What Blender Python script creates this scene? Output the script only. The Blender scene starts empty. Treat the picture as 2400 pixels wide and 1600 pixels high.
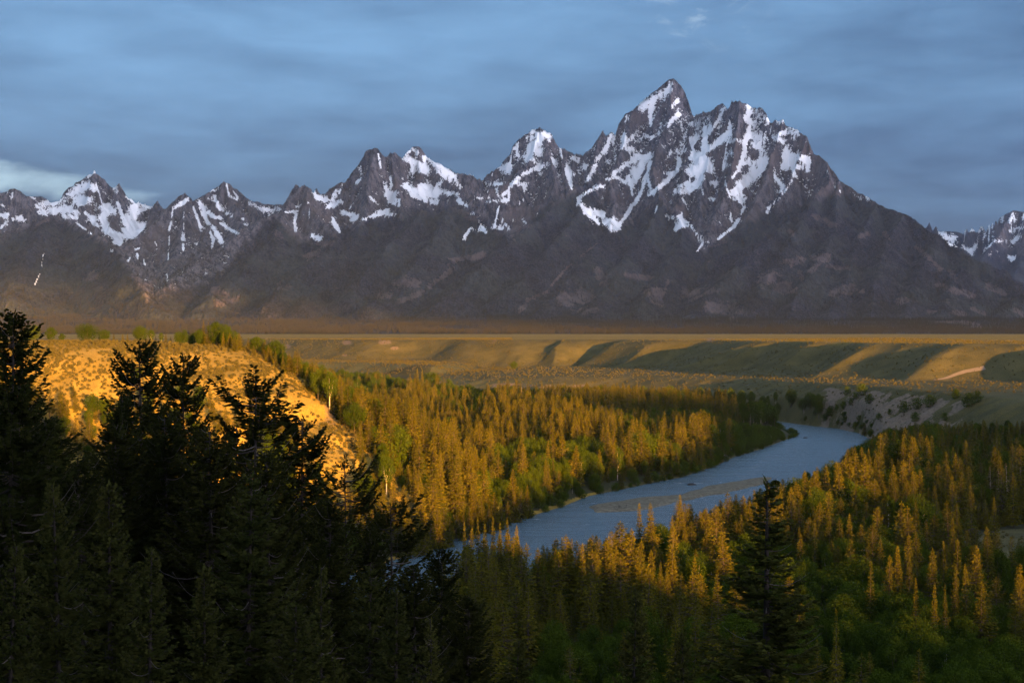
import bpy, math, random
import numpy as np
# ---------------------------------------------------------------- basics
F, HOR, H, CX = 4180.0, 768.0, 80.0, 1200.0     # focal length (photo px), horizon row, camera height above the river
SUN_AZ, SUN_EL = math.radians(23.0), math.radians(3.1)   # sun behind the camera, to its right
sc = bpy.context.scene
col = sc.collection
def PX(px, D): return (px - CX) * D / F
def PZ(py, D): return H - (py - HOR) * D / F
def gp(px, py, z=0.0):
    D = (H - z) * F / (py - HOR)
    return ((px - CX) * D / F, D)
def tag(o, label=None, cat=None, group=None, kind=None):
    if label: o['label'] = label
    if cat: o['category'] = cat
    if group: o['group'] = group
    if kind: o['kind'] = kind
    return o
def mesh_obj(name, verts, faces, mat=None, parent=None, smooth=False, link=True):
    """verts (n,3) array, faces (m,k) array or list of such arrays"""
    me = bpy.data.meshes.new(name)
    verts = np.asarray(verts, dtype=np.float32)
    if not isinstance(faces, list): faces = [faces]
    faces = [np.asarray(f, dtype=np.int32) for f in faces if len(f)]
    me.vertices.add(len(verts)); me.vertices.foreach_set('co', verts.ravel())
    nl = sum(f.size for f in faces); nf = sum(len(f) for f in faces)
    me.loops.add(nl); me.polygons.add(nf)
    me.loops.foreach_set('vertex_index', np.concatenate([f.ravel() for f in faces]))
    starts, o = [], 0
    for f in faces:
        starts.append(o + np.arange(len(f)) * f.shape[1]); o += f.size
    me.polygons.foreach_set('loop_start', np.concatenate(starts).astype(np.int32))
    if smooth: me.polygons.foreach_set('use_smooth', np.ones(nf, dtype=bool))
    me.update(calc_edges=True)
    if mat: me.materials.append(mat)
    ob = bpy.data.objects.new(name, me)
    if link: col.objects.link(ob)
    if parent: ob.parent = parent
    return ob
def fattr(me, name, arr):
    a = me.attributes.new(name, 'FLOAT', 'POINT'); a.data.foreach_set('value', np.asarray(arr, dtype=np.float32).ravel())
def gridfaces(nr, nc):
    i = np.arange((nr - 1) * (nc - 1)); r = i // (nc - 1); c = i % (nc - 1)
    a = r * nc + c
    return np.stack([a, a + 1, a + nc + 1, a + nc], 1)
# ---------------------------------------------------------------- noise
_rs = np.random.RandomState(7)
_perm = np.concatenate([_rs.permutation(512)] * 2)
_ga = _rs.rand(512) * 2 * np.pi; _gx, _gy = np.cos(_ga), np.sin(_ga)
def perlin(x, y, seed=0):
    x = x + seed * 17.31; y = y + seed * 9.77
    xi = np.floor(x).astype(np.int64); yi = np.floor(y).astype(np.int64)
    xf = x - xi; yf = y - yi
    u = xf * xf * xf * (xf * (xf * 6 - 15) + 10); v = yf * yf * yf * (yf * (yf * 6 - 15) + 10)
    xi &= 511; yi &= 511; x1 = (xi + 1) & 511; y1 = (yi + 1) & 511
    def g(a, b, dx, dy):
        h = _perm[(_perm[a] + b) & 511]
        return _gx[h] * dx + _gy[h] * dy
    n00 = g(xi, yi, xf, yf); n10 = g(x1, yi, xf - 1, yf); n01 = g(xi, y1, xf, yf - 1); n11 = g(x1, y1, xf - 1, yf - 1)
    return (n00 + (n10 - n00) * u + (n01 + (n11 - n01) * u - n00 - (n10 - n00) * u) * v) * 1.5
def fbm(x, y, o=4, seed=0, gain=0.5):
    s = 0.0; a = 1.0; t = 0.0
    for k in range(o):
        s = s + a * perlin(x, y, seed + k * 3); t += a; a *= gain; x = x * 2.03; y = y * 2.03
    return s / t
def ridged(x, y, o=4, seed=0, gain=0.5):
    s = 0.0; a = 1.0; t = 0.0
    for k in range(o):
        s = s + a * (1 - np.abs(perlin(x, y, seed + k * 5)) * 2); t += a; a *= gain; x = x * 2.07; y = y * 2.07
    return s / t
def smooth(t):
    t = np.clip(t, 0, 1); return t * t * (3 - 2 * t)
def polydist(X, Y, pts, closed=False):
    """distance, arc position and side (left of direction = +1) to a polyline"""
    pts = np.asarray(pts, float)
    best = np.full(X.shape, 1e18); arc = np.zeros(X.shape); side = np.ones(X.shape)
    n = len(pts); rng = range(n if closed else n - 1); s0 = 0.0
    for i in rng:
        a, b = pts[i], pts[(i + 1) % n]; d = b - a; L2 = d @ d; L = math.sqrt(L2)
        t = np.clip(((X - a[0]) * d[0] + (Y - a[1]) * d[1]) / L2, 0, 1)
        dx = X - a[0] - t * d[0]; dy = Y - a[1] - t * d[1]; q = dx * dx + dy * dy
        m = q < best
        best = np.where(m, q, best); arc = np.where(m, s0 + t * L, arc)
        side = np.where(m, np.sign(d[0] * dy - d[1] * dx), side); s0 += L
    return np.sqrt(best), arc, side
def inside(X, Y, pts):
    pts = np.asarray(pts, float); r = np.zeros(X.shape, bool); n = len(pts)
    for i in range(n):
        a, b = pts[i], pts[(i + 1) % n]
        if a[1] == b[1]: continue
        c = ((a[1] > Y) != (b[1] > Y)) & (X < (b[0] - a[0]) * (Y - a[1]) / (b[1] - a[1]) + a[0])
        r ^= c
    return r
def sdpoly(X, Y, pts):
    d, arc, _ = polydist(X, Y, pts, True)
    return np.where(inside(X, Y, pts), d, -d), arc
# ---------------------------------------------------------------- node helpers
class NT:
    def __init__(s, mat):
        s.t = mat.node_tree; s.t.nodes.clear()
    def n(s, typ, **kw):
        nd = s.t.nodes.new(typ)
        for k, v in kw.items():
            if k.startswith('i_'):
                key = k[2:]; key = int(key) if key.isdigit() else key.replace('_', ' ')
                s.set(nd.inputs[key], v)
            else: setattr(nd, k, v)
        return nd
    def set(s, inp, v):
        if isinstance(v, bpy.types.NodeSocket): s.t.links.new(v, inp)
        elif isinstance(v, bpy.types.Node): s.t.links.new(v.outputs[0], inp)
        elif isinstance(v, tuple) and len(v) == 3 and inp.type == 'RGBA': inp.default_value = (*v, 1)
        else: inp.default_value = v
    def math(s, op, a, b=0.0, c=None, clamp=False):
        nd = s.n('ShaderNodeMath', operation=op, use_clamp=clamp); s.set(nd.inputs[0], a); s.set(nd.inputs[1], b)
        if c is not None: s.set(nd.inputs[2], c)
        return nd.outputs[0]
    def mix(s, f, a, b):
        nd = s.n('ShaderNodeMix', data_type='RGBA'); s.set(nd.inputs[0], f); s.set(nd.inputs[6], a); s.set(nd.inputs[7], b)
        return nd.outputs[2]
    def ramp(s, v, lo, hi):
        nd = s.n('ShaderNodeMapRange', clamp=True, interpolation_type='SMOOTHSTEP'); s.set(nd.inputs[0], v)
        nd.inputs[1].default_value = lo; nd.inputs[2].default_value = hi
        return nd.outputs[0]
    def noise(s, vec, scale, detail=4.0, rough=0.55, dist=0.0):
        nd = s.n('ShaderNodeTexNoise'); s.set(nd.inputs['Vector'], vec); nd.inputs['Scale'].default_value = scale
        nd.inputs['Detail'].default_value = detail; nd.inputs['Roughness'].default_value = rough; nd.inputs['Distortion'].default_value = dist
        return nd.outputs[0]
    def attr(s, name):
        return s.n('ShaderNodeAttribute', attribute_name=name).outputs['Fac']
    def mapping(s, vec, scale):
        nd = s.n('ShaderNodeMapping'); s.set(nd.inputs['Vector'], vec); nd.inputs['Scale'].default_value = scale
        return nd.outputs[0]
    def bump(s, h, strength, dist):
        nd = s.n('ShaderNodeBump'); s.set(nd.inputs['Height'], h); nd.inputs['Strength'].default_value = strength; nd.inputs['Distance'].default_value = dist
        return nd.outputs[0]
def newmat(name):
    m = bpy.data.materials.new(name); m.use_nodes = True
    return m, NT(m)
def principled(nt, color, rough=0.9, normal=None, spec=0.2):
    b = nt.n('ShaderNodeBsdfPrincipled'); nt.set(b.inputs['Base Color'], color); nt.set(b.inputs['Roughness'], rough)
    b.inputs['Specular IOR Level'].default_value = spec
    if normal is not None: nt.set(b.inputs['Normal'], normal)
    return b
def out(nt, sh):
    o = nt.n('ShaderNodeOutputMaterial'); nt.t.links.new(sh if isinstance(sh, bpy.types.NodeSocket) else sh.outputs[0], o.inputs[0])
    return o
# ---------------------------------------------------------------- the ground: valley, river bed, terraces, bench, bluff, overlook hill
def G(l, z=0.0): return [gp(a, b, z) for a, b in l]
LEFT_BANK = [(1500, 985), (1700, 990), (1800, 992), (1858, 1012), (1878, 1022), (1850, 1032), (1800, 1052), (1740, 1070), (1690, 1093), (1620, 1118), (1540, 1133),
             (1470, 1148), (1400, 1162), (1330, 1190), (1240, 1216), (1170, 1238), (1100, 1258), (1045, 1278), (980, 1305), (880, 1335), (760, 1380), (600, 1450), (300, 1560), (-300, 1700)]
NEAR_BANK = [(-300, 1950), (300, 1830), (620, 1720), (800, 1600), (950, 1510), (1090, 1440), (1190, 1402), (1300, 1375), (1400, 1345), (1500, 1322), (1600, 1283),
             (1700, 1248), (1800, 1215), (1870, 1190), (1930, 1165), (1965, 1135), (1990, 1095), (2025, 1055), (2040, 1033), (2010, 1015), (1960, 1004), (1900, 998), (1835, 989), (1760, 980), (1650, 975), (1500, 972)]
RIVER = G(LEFT_BANK) + G(NEAR_BANK)
BAR = G([(1370, 1187), (1480, 1168), (1592, 1161), (1668, 1138), (1745, 1123), (1812, 1117), (1802, 1131), (1720, 1152), (1640, 1166), (1560, 1184), (1500, 1196), (1400, 1201)])
# lower terrace (its top edge seen from the front) and the bench behind it
TE = [(*gp(1095, 878, 25), 25), (*gp(1180, 881, 26), 26), (*gp(1330, 883, 27), 27), (*gp(1500, 882, 28), 28), (*gp(1750, 887, 30), 30), (*gp(1900, 897, 32), 32),
      (*gp(2036, 904, 33.5), 33.5), (*gp(2150, 913, 34), 34), (*gp(2265, 924, 34), 34), (*gp(2400, 936, 34), 34), (*gp(2750, 965, 34), 34)]
TERR = [p[:2] for p in TE] + [(1500, 1100), (4000, 900), (4000, 4000), (-60, 3400), (gp(1255, 842, 30)), (gp(1235, 854, 27)), (gp(1120, 868, 26))]
TL = [(-3000, 2450), gp(300, 842, 33), gp(650, 846, 33), gp(900, 850, 33), gp(1010, 854, 33), gp(1100, 850, 32), gp(1125, 844, 32), gp(1105, 838, 32), (-130, 3100), (-3000, 3100)]
RIM = [(-3400, 3500), (PX(200, 3150), 3150), (PX(650, 2960), 2960), (PX(900, 2700), 2700), (PX(1050, 2640), 2640), (PX(1200, 2560), 2560), (PX(1350, 2500), 2500), (PX(1500, 2430), 2430), (PX(1700, 2200), 2200),
       (PX(1850, 1960), 1960), (PX(2000, 1770), 1770), (PX(2200, 1640), 1640), (PX(2400, 1560), 1560), (PX(2700, 1450), 1450), (1300, 1330), (4000, 1150)]
RIMZ_X = [-3400, -300, 0, 300, 500, 4000]; RIMZ = [60.5, 61.5, 62.8, 64.5, 66, 66]
BENCH = RIM + [(9000, 1150), (9000, 9000), (-9000, 9000), (-9000, 3600)]
HILL = [(-2500, 420), (-900, 240), (-420, 120), (-200, 62), (-70, 18), (-8, 4), (20, -2), (60, -30), (140, -80), (205, -170), (240, -300), (430, -640), (900, -820), (3500, -1000), (3500, -3000), (-2500, -3000)]
CREST = [(-900, 815, 742), (-300, 798, 780), (60, 801, 800), (330, 801, 800), (450, 808, 795), (530, 838, 780), (600, 880, 762), (680, 938, 742), (745, 992, 725), (820, 1068, 706), (855, 1122, 698), (895, 1185, 692), (935, 1245, 684)]
CR = [(PX(a, d), d, PZ(b, d)) for a, b, d in CREST]
def smax(a, b, k):
    h = np.clip(0.5 + 0.5 * (a - b) / k, 0, 1); return b + (a - b) * h + k * h * (1 - h)
def ground_z(X, Y, full=False):
    X = np.asarray(X, float); Y = np.asarray(Y, float)
    n1 = fbm(X / 160, Y / 160, 3, 1); n2 = fbm(X / 30, Y / 30, 3, 2)
    zv = 2.6 + 17.5 * smooth((Y - 1500) / 800) + n1 * 1.8 + n2 * 0.5
    z = zv
    # left lower terrace
    sd, _ = sdpoly(X, Y, TL); sd = sd + n1 * 22
    z = z + (32.5 - z) * smooth(1 + sd / 55)
    # right lower terrace
    sdt, arc = sdpoly(X, Y, TERR)
    zt = np.interp(X, [p[0] for p in TE], [p[2] for p in TE]) + np.clip(sdt, 0, 250) * 0.012
    w = np.interp(X, [-60, 100, 200, 280, 420], [75, 95, 80, 62, 70])
    rill = ridged(arc / 16, sdt / 200, 2, 31)
    sdr = sdt + n2 * 7 + (rill - 0.5) * 5 * smooth((X - 200) / 60)
    sT = np.clip(1 + sdr / w, 0, 1); sT = 0.55 * sT + 0.45 * smooth(sT)
    z = z + (zt - z) * sT
    # bench and its gullied scarp
    sdb, arcb = sdpoly(X, Y, BENCH)
    zr = np.interp(X, RIMZ_X, RIMZ)
    zr = zr + (58.5 - zr) * smooth((Y - 2600) / 3000)
    arcb = arcb + fbm(arcb / 260, sdb / 600, 3, 47) * 110
    gl = ridged(arcb / 210 + sdb / 900, sdb / 700 + 3, 2, 41, 0.5)
    gl2 = perlin(arcb / 75 + sdb / 500, sdb / 400, 44)
    amp = np.interp(X, [-700, -260, -130, 120, 900], [12, 18, 62, 98, 90]) * (0.75 + 0.6 * perlin(X / 330, Y / 330, 93))
    prof = np.exp(-((sdb + 60) / 85.0) ** 2)
    sdg = sdb + (gl - 0.62) * amp * prof + gl2 * 13 * prof
    wb = 100.0
    sB = np.clip(1 + sdg / wb, 0, 1); sB = 0.45 * sB + 0.55 * smooth(sB)
    z = z + (zr - z) * sB
    z = np.where(sdb > 0, z + n1 * 0.6, z)
    # the bluff on the left: crest line with a steep front and a longer back slope
    wx = X + n1 * 6; wy = Y + n1 * 6
    zb = np.full(X.shape, -50.0)
    for a, b in zip(CR[:-1], CR[1:]):
        dx, dy = b[0] - a[0], b[1] - a[1]; L2 = dx * dx + dy * dy
        t = np.clip(((wx - a[0]) * dx + (wy - a[1]) * dy) / L2, 0, 1)
        ex = wx - a[0] - t * dx; ey = wy - a[1] - t * dy; d = np.sqrt(ex * ex + ey * ey)
        front = (dx * ey - dy * ex) < 0
        zc = a[2] + t * (b[2] - a[2])
        # front: convex brow, straight face; back: gently falling top
        fr = zc - np.where(d < 50, d * d * 0.0034, 8.5 + (d - 50) * np.interp(wx, [-110, -60], [0.5, 0.75]))
        bs = np.interp(wx, [-160, -90], [0.05, 0.34]); bk = zc - np.where(d < 35, d * bs, 35 * bs + (d - 35) * np.interp(wx, [-160, -90], [0.30, 0.85]))
        zb = np.maximum(zb, np.where(front, fr, bk))
    gly = ridged(X / 70, Y / 220, 3, 51)
    zb = zb + (gly - 0.55) * 7 * smooth((74 - zb) / 25) + n2 * 0.8 * smooth((74 - zb) / 10)
    z = smax(z, zb, 3.0)
    # the overlook hill under and behind the camera
    sdh, _ = sdpoly(X, Y, HILL)
    dh = np.clip(-sdh, 0, None)
    zh = 78.2 - dh * 0.335 + n1 * 3 * smooth(dh / 60) + (ridged(X / 60, Y / 140, 2, 61) - 0.5) * 5 * smooth(dh / 40)
    zh = zh + 4 * smooth(dh / 30) * smooth((-X - 10) / 40)
    zh = zh + 24 * np.exp(-((X - 120) / 80.0) ** 4 - ((Y + 190) / 70.0) ** 2)      # unseen knoll added behind the overlook to shade the foreground firs
    zh = zh + (36 * smooth((X - 480) / 420) + 48 * smooth((X + 0.424 * Y - 540) / 140)) * smooth((-Y - 560) / 300)      # unseen rise added farther back to shade the right-hand valley trees
    z = smax(z, zh, 4.0)
    # river
    sdv, _ = sdpoly(X, Y, RIVER)
    near = sdv > -16
    z = np.where(near, -1.6 + (z + 1.6) * smooth(-(sdv + n2 * 1.2 - 1.5) / 14.0), z)
    sdg2, _ = sdpoly(X, Y, BAR)
    bar = smooth((sdg2 + n2 * 5 + 3) / 7)
    z = np.where((sdv > -3) & (sdg2 > -6), np.maximum(z, -1.2 + 2.1 * bar), z)
    if not full: return z
    att = dict(sdt=sdt, sdb=sdb, sdv=sdv, sdg=sdg2, sdh=sdh, zb=zb, zv=zv, zh=zh, sT=sT, sB=sB, gl=gl)
    return z, att
def gz(x, y): return ground_z(np.atleast_1d(np.asarray(x, float)), np.atleast_1d(np.asarray(y, float)))
def hit(px, py, d0=300, d1=4000):
    # where the line of sight through a photo point meets the ground
    D = np.geomspace(d0, d1, 900); z = gz((px - CX) * D / F, D); ray = H - (py - HOR) * D / F
    k = np.nonzero(z >= ray)[0]; i = k[0] if len(k) else len(D) - 1
    return ((px - CX) * D[i] / F, D[i])
def build_ground():
    t1 = np.arange(-0.155, 0.1551, 0.0004)
    t2 = 0.155 + np.cumsum(np.geomspace(0.001, 0.25, 36))
    t = np.concatenate([-t2[::-1], t1, t2])
    yy = np.concatenate([np.arange(-1700, 0, 25), np.arange(0, 400, 3.2), np.arange(400, 1500, 2.6), np.arange(1500, 2900, 4.2), np.arange(2900, 6400, 45), [7000, 9000, 14000, 21500]])
    T, Y = np.meshgrid(t, yy); X = T * (Y + 2500)
    Z, A = ground_z(X, Y, True)
    Z = np.where(Y > 6100, Z - np.clip((Y - 6100) * 0.02, 0, 30), Z)
    Xc = np.clip(X, -8900, 8900); V = np.stack([Xc, Y, Z], -1).reshape(-1, 3)
    GF = gridfaces(len(yy), len(t)); GF = GF[np.ptp(V[GF][:, :, 0], axis=1) > 1e-3]; print('lowest ground', V[:, 2].min())
    m, nt = newmat('ground_soil')
    tc = nt.n('ShaderNodeTexCoord').outputs['Object']
    n_s = nt.noise(tc, 0.55, 3, 0.6); n_m = nt.noise(tc, 0.045, 4, 0.6); n_l = nt.noise(tc, 0.006, 3)
    vor = nt.n('ShaderNodeTexVoronoi', feature='F1'); nt.set(vor.inputs['Vector'], tc); vor.inputs['Scale'].default_value = 1.5; vor.inputs['Randomness'].default_value = 1.0
    bush = nt.ramp(nt.math('ADD', vor.outputs['Distance'], nt.math('MULTIPLY', nt.math('SUBTRACT', n_m, 0.5), 0.5)), 0.52, 0.22)
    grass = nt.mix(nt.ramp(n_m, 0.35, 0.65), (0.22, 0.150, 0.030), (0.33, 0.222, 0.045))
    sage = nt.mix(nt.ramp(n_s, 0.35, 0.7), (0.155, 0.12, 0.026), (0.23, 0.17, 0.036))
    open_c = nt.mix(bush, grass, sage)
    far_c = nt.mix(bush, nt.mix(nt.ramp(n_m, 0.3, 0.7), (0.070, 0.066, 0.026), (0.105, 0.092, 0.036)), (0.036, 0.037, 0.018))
    open_c = nt.mix(nt.attr('dry_lit'), far_c, open_c)
    sand = nt.mix(nt.ramp(n_s, 0.3, 0.7), (0.125, 0.095, 0.066), (0.20, 0.152, 0.11))
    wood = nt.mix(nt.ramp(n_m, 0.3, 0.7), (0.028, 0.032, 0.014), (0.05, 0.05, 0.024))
    grav = nt.mix(nt.ramp(n_s, 0.35, 0.65), (0.11, 0.095, 0.065), (0.22, 0.19, 0.13))
    def edge(a, wob=0.7):
        return nt.ramp(nt.math('ADD', nt.attr(a), nt.math('MULTIPLY', nt.math('SUBTRACT', nt.math('MULTIPLY', nt.math('ADD', n_m, n_s), 0.5), 0.5), wob)), 0.4, 0.6)
    c = nt.mix(edge('lush'), open_c, nt.mix(bush, (0.085, 0.085, 0.035), (0.05, 0.055, 0.025)))
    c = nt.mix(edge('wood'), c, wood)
    c = nt.mix(edge('sand', 1.1), c, sand)
    c = nt.mix(edge('gravel', 0.5), c, grav)
    hgt = nt.math('ADD', nt.math('MULTIPLY', bush, 0.7), nt.math('MULTIPLY', n_s, 0.5))
    bmp = nt.bump(hgt, 0.5, 0.35)
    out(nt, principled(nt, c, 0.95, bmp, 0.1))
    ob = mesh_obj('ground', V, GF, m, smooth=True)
    px = CX + F * X / np.maximum(Y, 1); py = HOR + F * (H - Z) / np.maximum(Y, 1)
    sdt, sdb, sdv = A['sdt'], A['sdb'], A['sdv']
    n9 = fbm(X / 22, Y / 22, 4, 88)
    cliff = smooth((sdt + 95) / 12) * smooth((-sdt - 2) / 10)             # bare bank of the terrace
    sand = cliff * smooth(0.5 + n9 * 1.6 + 0.35) * (smooth((px - 1870) / 90) * smooth((2330 - px) / 120) * 0.75 + smooth((px - 1120) / 40) * smooth((1420 - px) / 60) * 0.55 * smooth((-sdt - 25) / 20))
    sand = np.maximum(sand, 0.60 * np.exp(-((px - 775) / 28) ** 2 - ((Y - 735) / 60) ** 2) )
    for cx_, cy_, r_ in ((672, 812, 16), (812, 803, 18), (900, 800, 22), (925, 815, 14), (808, 832, 10), (1666, 796, 16)):
        sand = np.maximum(sand, 0.75 * np.exp(-((px - cx_) / r_) ** 2 - ((py - cy_) / (r_ * 0.45)) ** 2) * (Y > 1500))
    bankstrip = smooth((sdv + 4 + n9 * 9) / 3) * (A['sdg'] < -6) * 0.47
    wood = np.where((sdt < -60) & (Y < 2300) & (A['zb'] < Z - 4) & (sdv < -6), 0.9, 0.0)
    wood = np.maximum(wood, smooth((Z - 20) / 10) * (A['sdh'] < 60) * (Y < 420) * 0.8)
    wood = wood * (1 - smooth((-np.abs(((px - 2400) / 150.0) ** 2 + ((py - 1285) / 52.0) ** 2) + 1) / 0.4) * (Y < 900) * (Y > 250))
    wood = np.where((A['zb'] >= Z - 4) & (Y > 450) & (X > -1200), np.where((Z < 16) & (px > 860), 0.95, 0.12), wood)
    fattr(ob.data, 'sand', sand); fattr(ob.data, 'wood', wood)
    fattr(ob.data, 'gravel', np.maximum(bankstrip, smooth((A['sdg'] + 4) / 4) * (sdv > -5)))
    fattr(ob.data, 'dry_lit', np.where((Y < 1000) & (px < 1400), 1.0, 0.55 * smooth((sdb - 5) / 25)))  # dry bluff grass; bench top lightened to stand for sun on upright sage
    fattr(ob.data, 'lush', np.where((sdt < -30) & (sdb < -150) & (Y > 1900), 0.8, 0.0))
    tag(ob, 'valley floor, sagebrush terraces and benches below the mountains', None, None, 'structure')
    return ob
def build_river():
    # one water sheet that just fills the channel: a strip wider than the channel is hidden by the banks
    d = np.array(RIVER); xs = (d[:, 0].min() - 20, d[:, 0].max() + 15); ys = (d[:, 1].min() - 15, d[:, 1].max() + 15)
    n = 240; X, Y = np.meshgrid(np.linspace(*xs, n), np.linspace(*ys, n))
    sd, _ = sdpoly(X, Y, RIVER); keep = (sd > -9).ravel()
    f = gridfaces(n, n); f = f[keep[f].any(1)]
    used = np.unique(f); idx = np.full(n * n, -1); idx[used] = np.arange(len(used))
    V = np.stack([X.ravel(), Y.ravel(), np.zeros(n * n)], 1)[used]
    m, nt = newmat('river_water')
    tc = nt.n('ShaderNodeTexCoord').outputs['Object']
    rot = nt.n('ShaderNodeMapping'); nt.set(rot.inputs['Vector'], tc); rot.inputs['Rotation'].default_value = (0, 0, -0.55); rot.inputs['Scale'].default_value = (0.35, 1, 1)
    big = nt.noise(rot.outputs[0], 0.05, 3, 0.6); sm = nt.noise(rot.outputs[0], 0.5, 4, 0.65)
    hh = nt.math('ADD', nt.math('MULTIPLY', sm, nt.ramp(big, 0.3, 0.7)), nt.math('MULTIPLY', nt.noise(rot.outputs[0], 2.2, 2, 0.6), 0.25))
    foam = nt.ramp(nt.math('ADD', sm, nt.math('MULTIPLY', big, 0.6)), 0.97, 1.10)
    colr = nt.mix(foam, (0.085, 0.145, 0.18), (0.6, 0.65, 0.67))
    b = principled(nt, colr, 0.26, nt.bump(hh, 1.0, 3.0), 0.7)
    b.inputs['IOR'].default_value = 1.33
    out(nt, b)
    ob = mesh_obj('river', V, idx[f], m)
    tag(ob, 'calm blue river winding between the wooded banks', None, None, 'structure')
def build_path():
    pts = [hit(a, b) for a, b in ((2190, 892), (2215, 889), (2240, 882), (2262, 875), (2285, 869), (2310, 864))]
    c = np.array(pts); fine = []
    for a, b in zip(c[:-1], c[1:]):
        for k in range(12): fine.append(a + (b - a) * k / 12)
    fine = np.array(fine); V = []; nrm = np.gradient(fine, axis=0); nrm /= np.linalg.norm(nrm, axis=1)[:, None]
    side = np.stack([-nrm[:, 1], nrm[:, 0]], 1)
    offs = np.linspace(-1, 1, 5)
    w = 1.6 + 2.4 * np.linspace(0, 1, len(fine))[:, None]
    XY = fine[:, None, :] + side[:, None, :] * (offs[None, :, None] * w[:, :, None])
    Z = ground_z(XY[..., 0], XY[..., 1]) + 0.35
    V = np.concatenate([XY, Z[..., None]], -1).reshape(-1, 3)
    m, nt = newmat('track_dust'); tc = nt.n('ShaderNodeTexCoord').outputs['Object']
    out(nt, principled(nt, nt.mix(nt.noise(tc, 0.4), (0.15, 0.12, 0.09), (0.22, 0.18, 0.14)), 0.95))
    ob = mesh_obj('path', V, gridfaces(len(fine), 5), m, smooth=True)
    tag(ob, 'pale dirt track across the sagebrush terrace', None, None, 'structure')
# ---------------------------------------------------------------- mountains
def ZC(k, pts):      # tracing frames -> photo px
    ox, oy, s = {1: (0, 350, .3401), 2: (700, 150, .4144), 3: (1300, 150, .4144), 4: (1800, 350, .3188)}[k]
    return [(ox + a * s, oy + b * s) for a, b in pts], s
SKY_A = [(-300,520,14.2),(-150,470,14.2),(-60,480,14.4),(0,452,14.5),(17,445,14.5),(36,439,14.5),(51,449,14.5),(68,457,14.6),(82,459,14.7),(97,458,14.8),(116,469,15),(141,464,15),(150,445,15),(161,433,15),(172,430,15),(177,420,15),(194,411,15),(207,403,15),(221,396,15),(231,403,15),(243,411,15),(258,428,15),(267,432,15),(279,425,15),(289,438,15),(296,455,15),(308,459,15),(320,471,15),(340,477,15.2),(357,481,15.2),(369,470,15),(381,486,14.8),(388,489,14.4),(405,471,13.3),(418,459,13.1),(434,450,13),(442,457,13),(452,467,13.1),(476,455,13.3),(493,445,13.4),(507,435,13.5),(524,421,13.5),(537,425,13.5),(547,438,13.6),(564,449,13.9),(578,462,14.5),(587,469,15.5),(612,471,16),(646,474,16),(670,480,15.5),(700,480,14.5),(740,458,13.4),(762,454,12.8),(772,438,12.8),(800,426,12.8),(809,427,12.9),(814,415,13),(833,390,13),(843,376,13),(853,361,13),(857,349,13),(878,341,13),(886,345,13),(895,357,13.1),(905,365,13.2),(915,355,13.3),(926,355,13.4),(944,368,13.7),(957,349,13.9),(969,339,14),(986,339,14),(994,353,14),(1003,365,14),(1027,376,14),(1048,386,14),(1073,401,14),(1090,403,14.1),(1110,407,14.2),(1125,417,14.2),(1135,415,14.2),(1156,394,14.1),(1177,376,14.1),(1193,361,14),(1203,336,14),(1218,320,14),(1235,305,14),(1247,295,14),(1264,293,14),(1293,307,14),(1301,324,14),(1313,341,14),(1326,345,14.1),(1342,357,14.2),(1363,357,14.3),(1366,361,14.3),(1383,341,14.2),(1395,324,14.2),(1413,302,14.2),(1418,314,14.2),(1433,307,14.3),(1443,312,14.4),(1451,287,14.5),(1466,266,14.5),(1482,257,14.5),(1499,239,14.5),(1532,214,14.5),(1553,196,14.5),(1569,181,14.5),(1578,179,14.5),(1594,194,14.5),(1607,218,14.5),(1615,241,14.4),(1622,268,14.3),(1627,270,14.2),(1640,262,14),(1652,259,13.9),(1665,260,13.8),(1681,245,13.6),(1696,243,13.5),(1704,252,13.4),(1714,235,13.4),(1735,234,13.3),(1752,233,13.3),(1768,245,13.3),(1781,249,13.2),(1797,262,13.1),(1808,283,13.1),(1826,278,13),(1835,274,13),(1843,293,13),(1859,295,12.9),(1878,307,12.8),(1891,320,12.7),(1899,341,12.6),(1903,353,12.6),(1922,363,12.5),(1938,378,12.3),(1953,399,12.2),(1967,421,12.1),(1998,441,11.9),(2033,460,11.7),(2055,474,11.5),(2087,490,11.3),(2119,500,11.1),(2144,511,11),(2167,528,10.8),(2198,554,10.6),(2230,576,10.4),(2278,599,10.1),(2310,619,9.9),(2342,646,9.7),(2374,669,9.5),(2400,685,9.3),(2470,725,8.9),(2560,760,8.4)]
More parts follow.
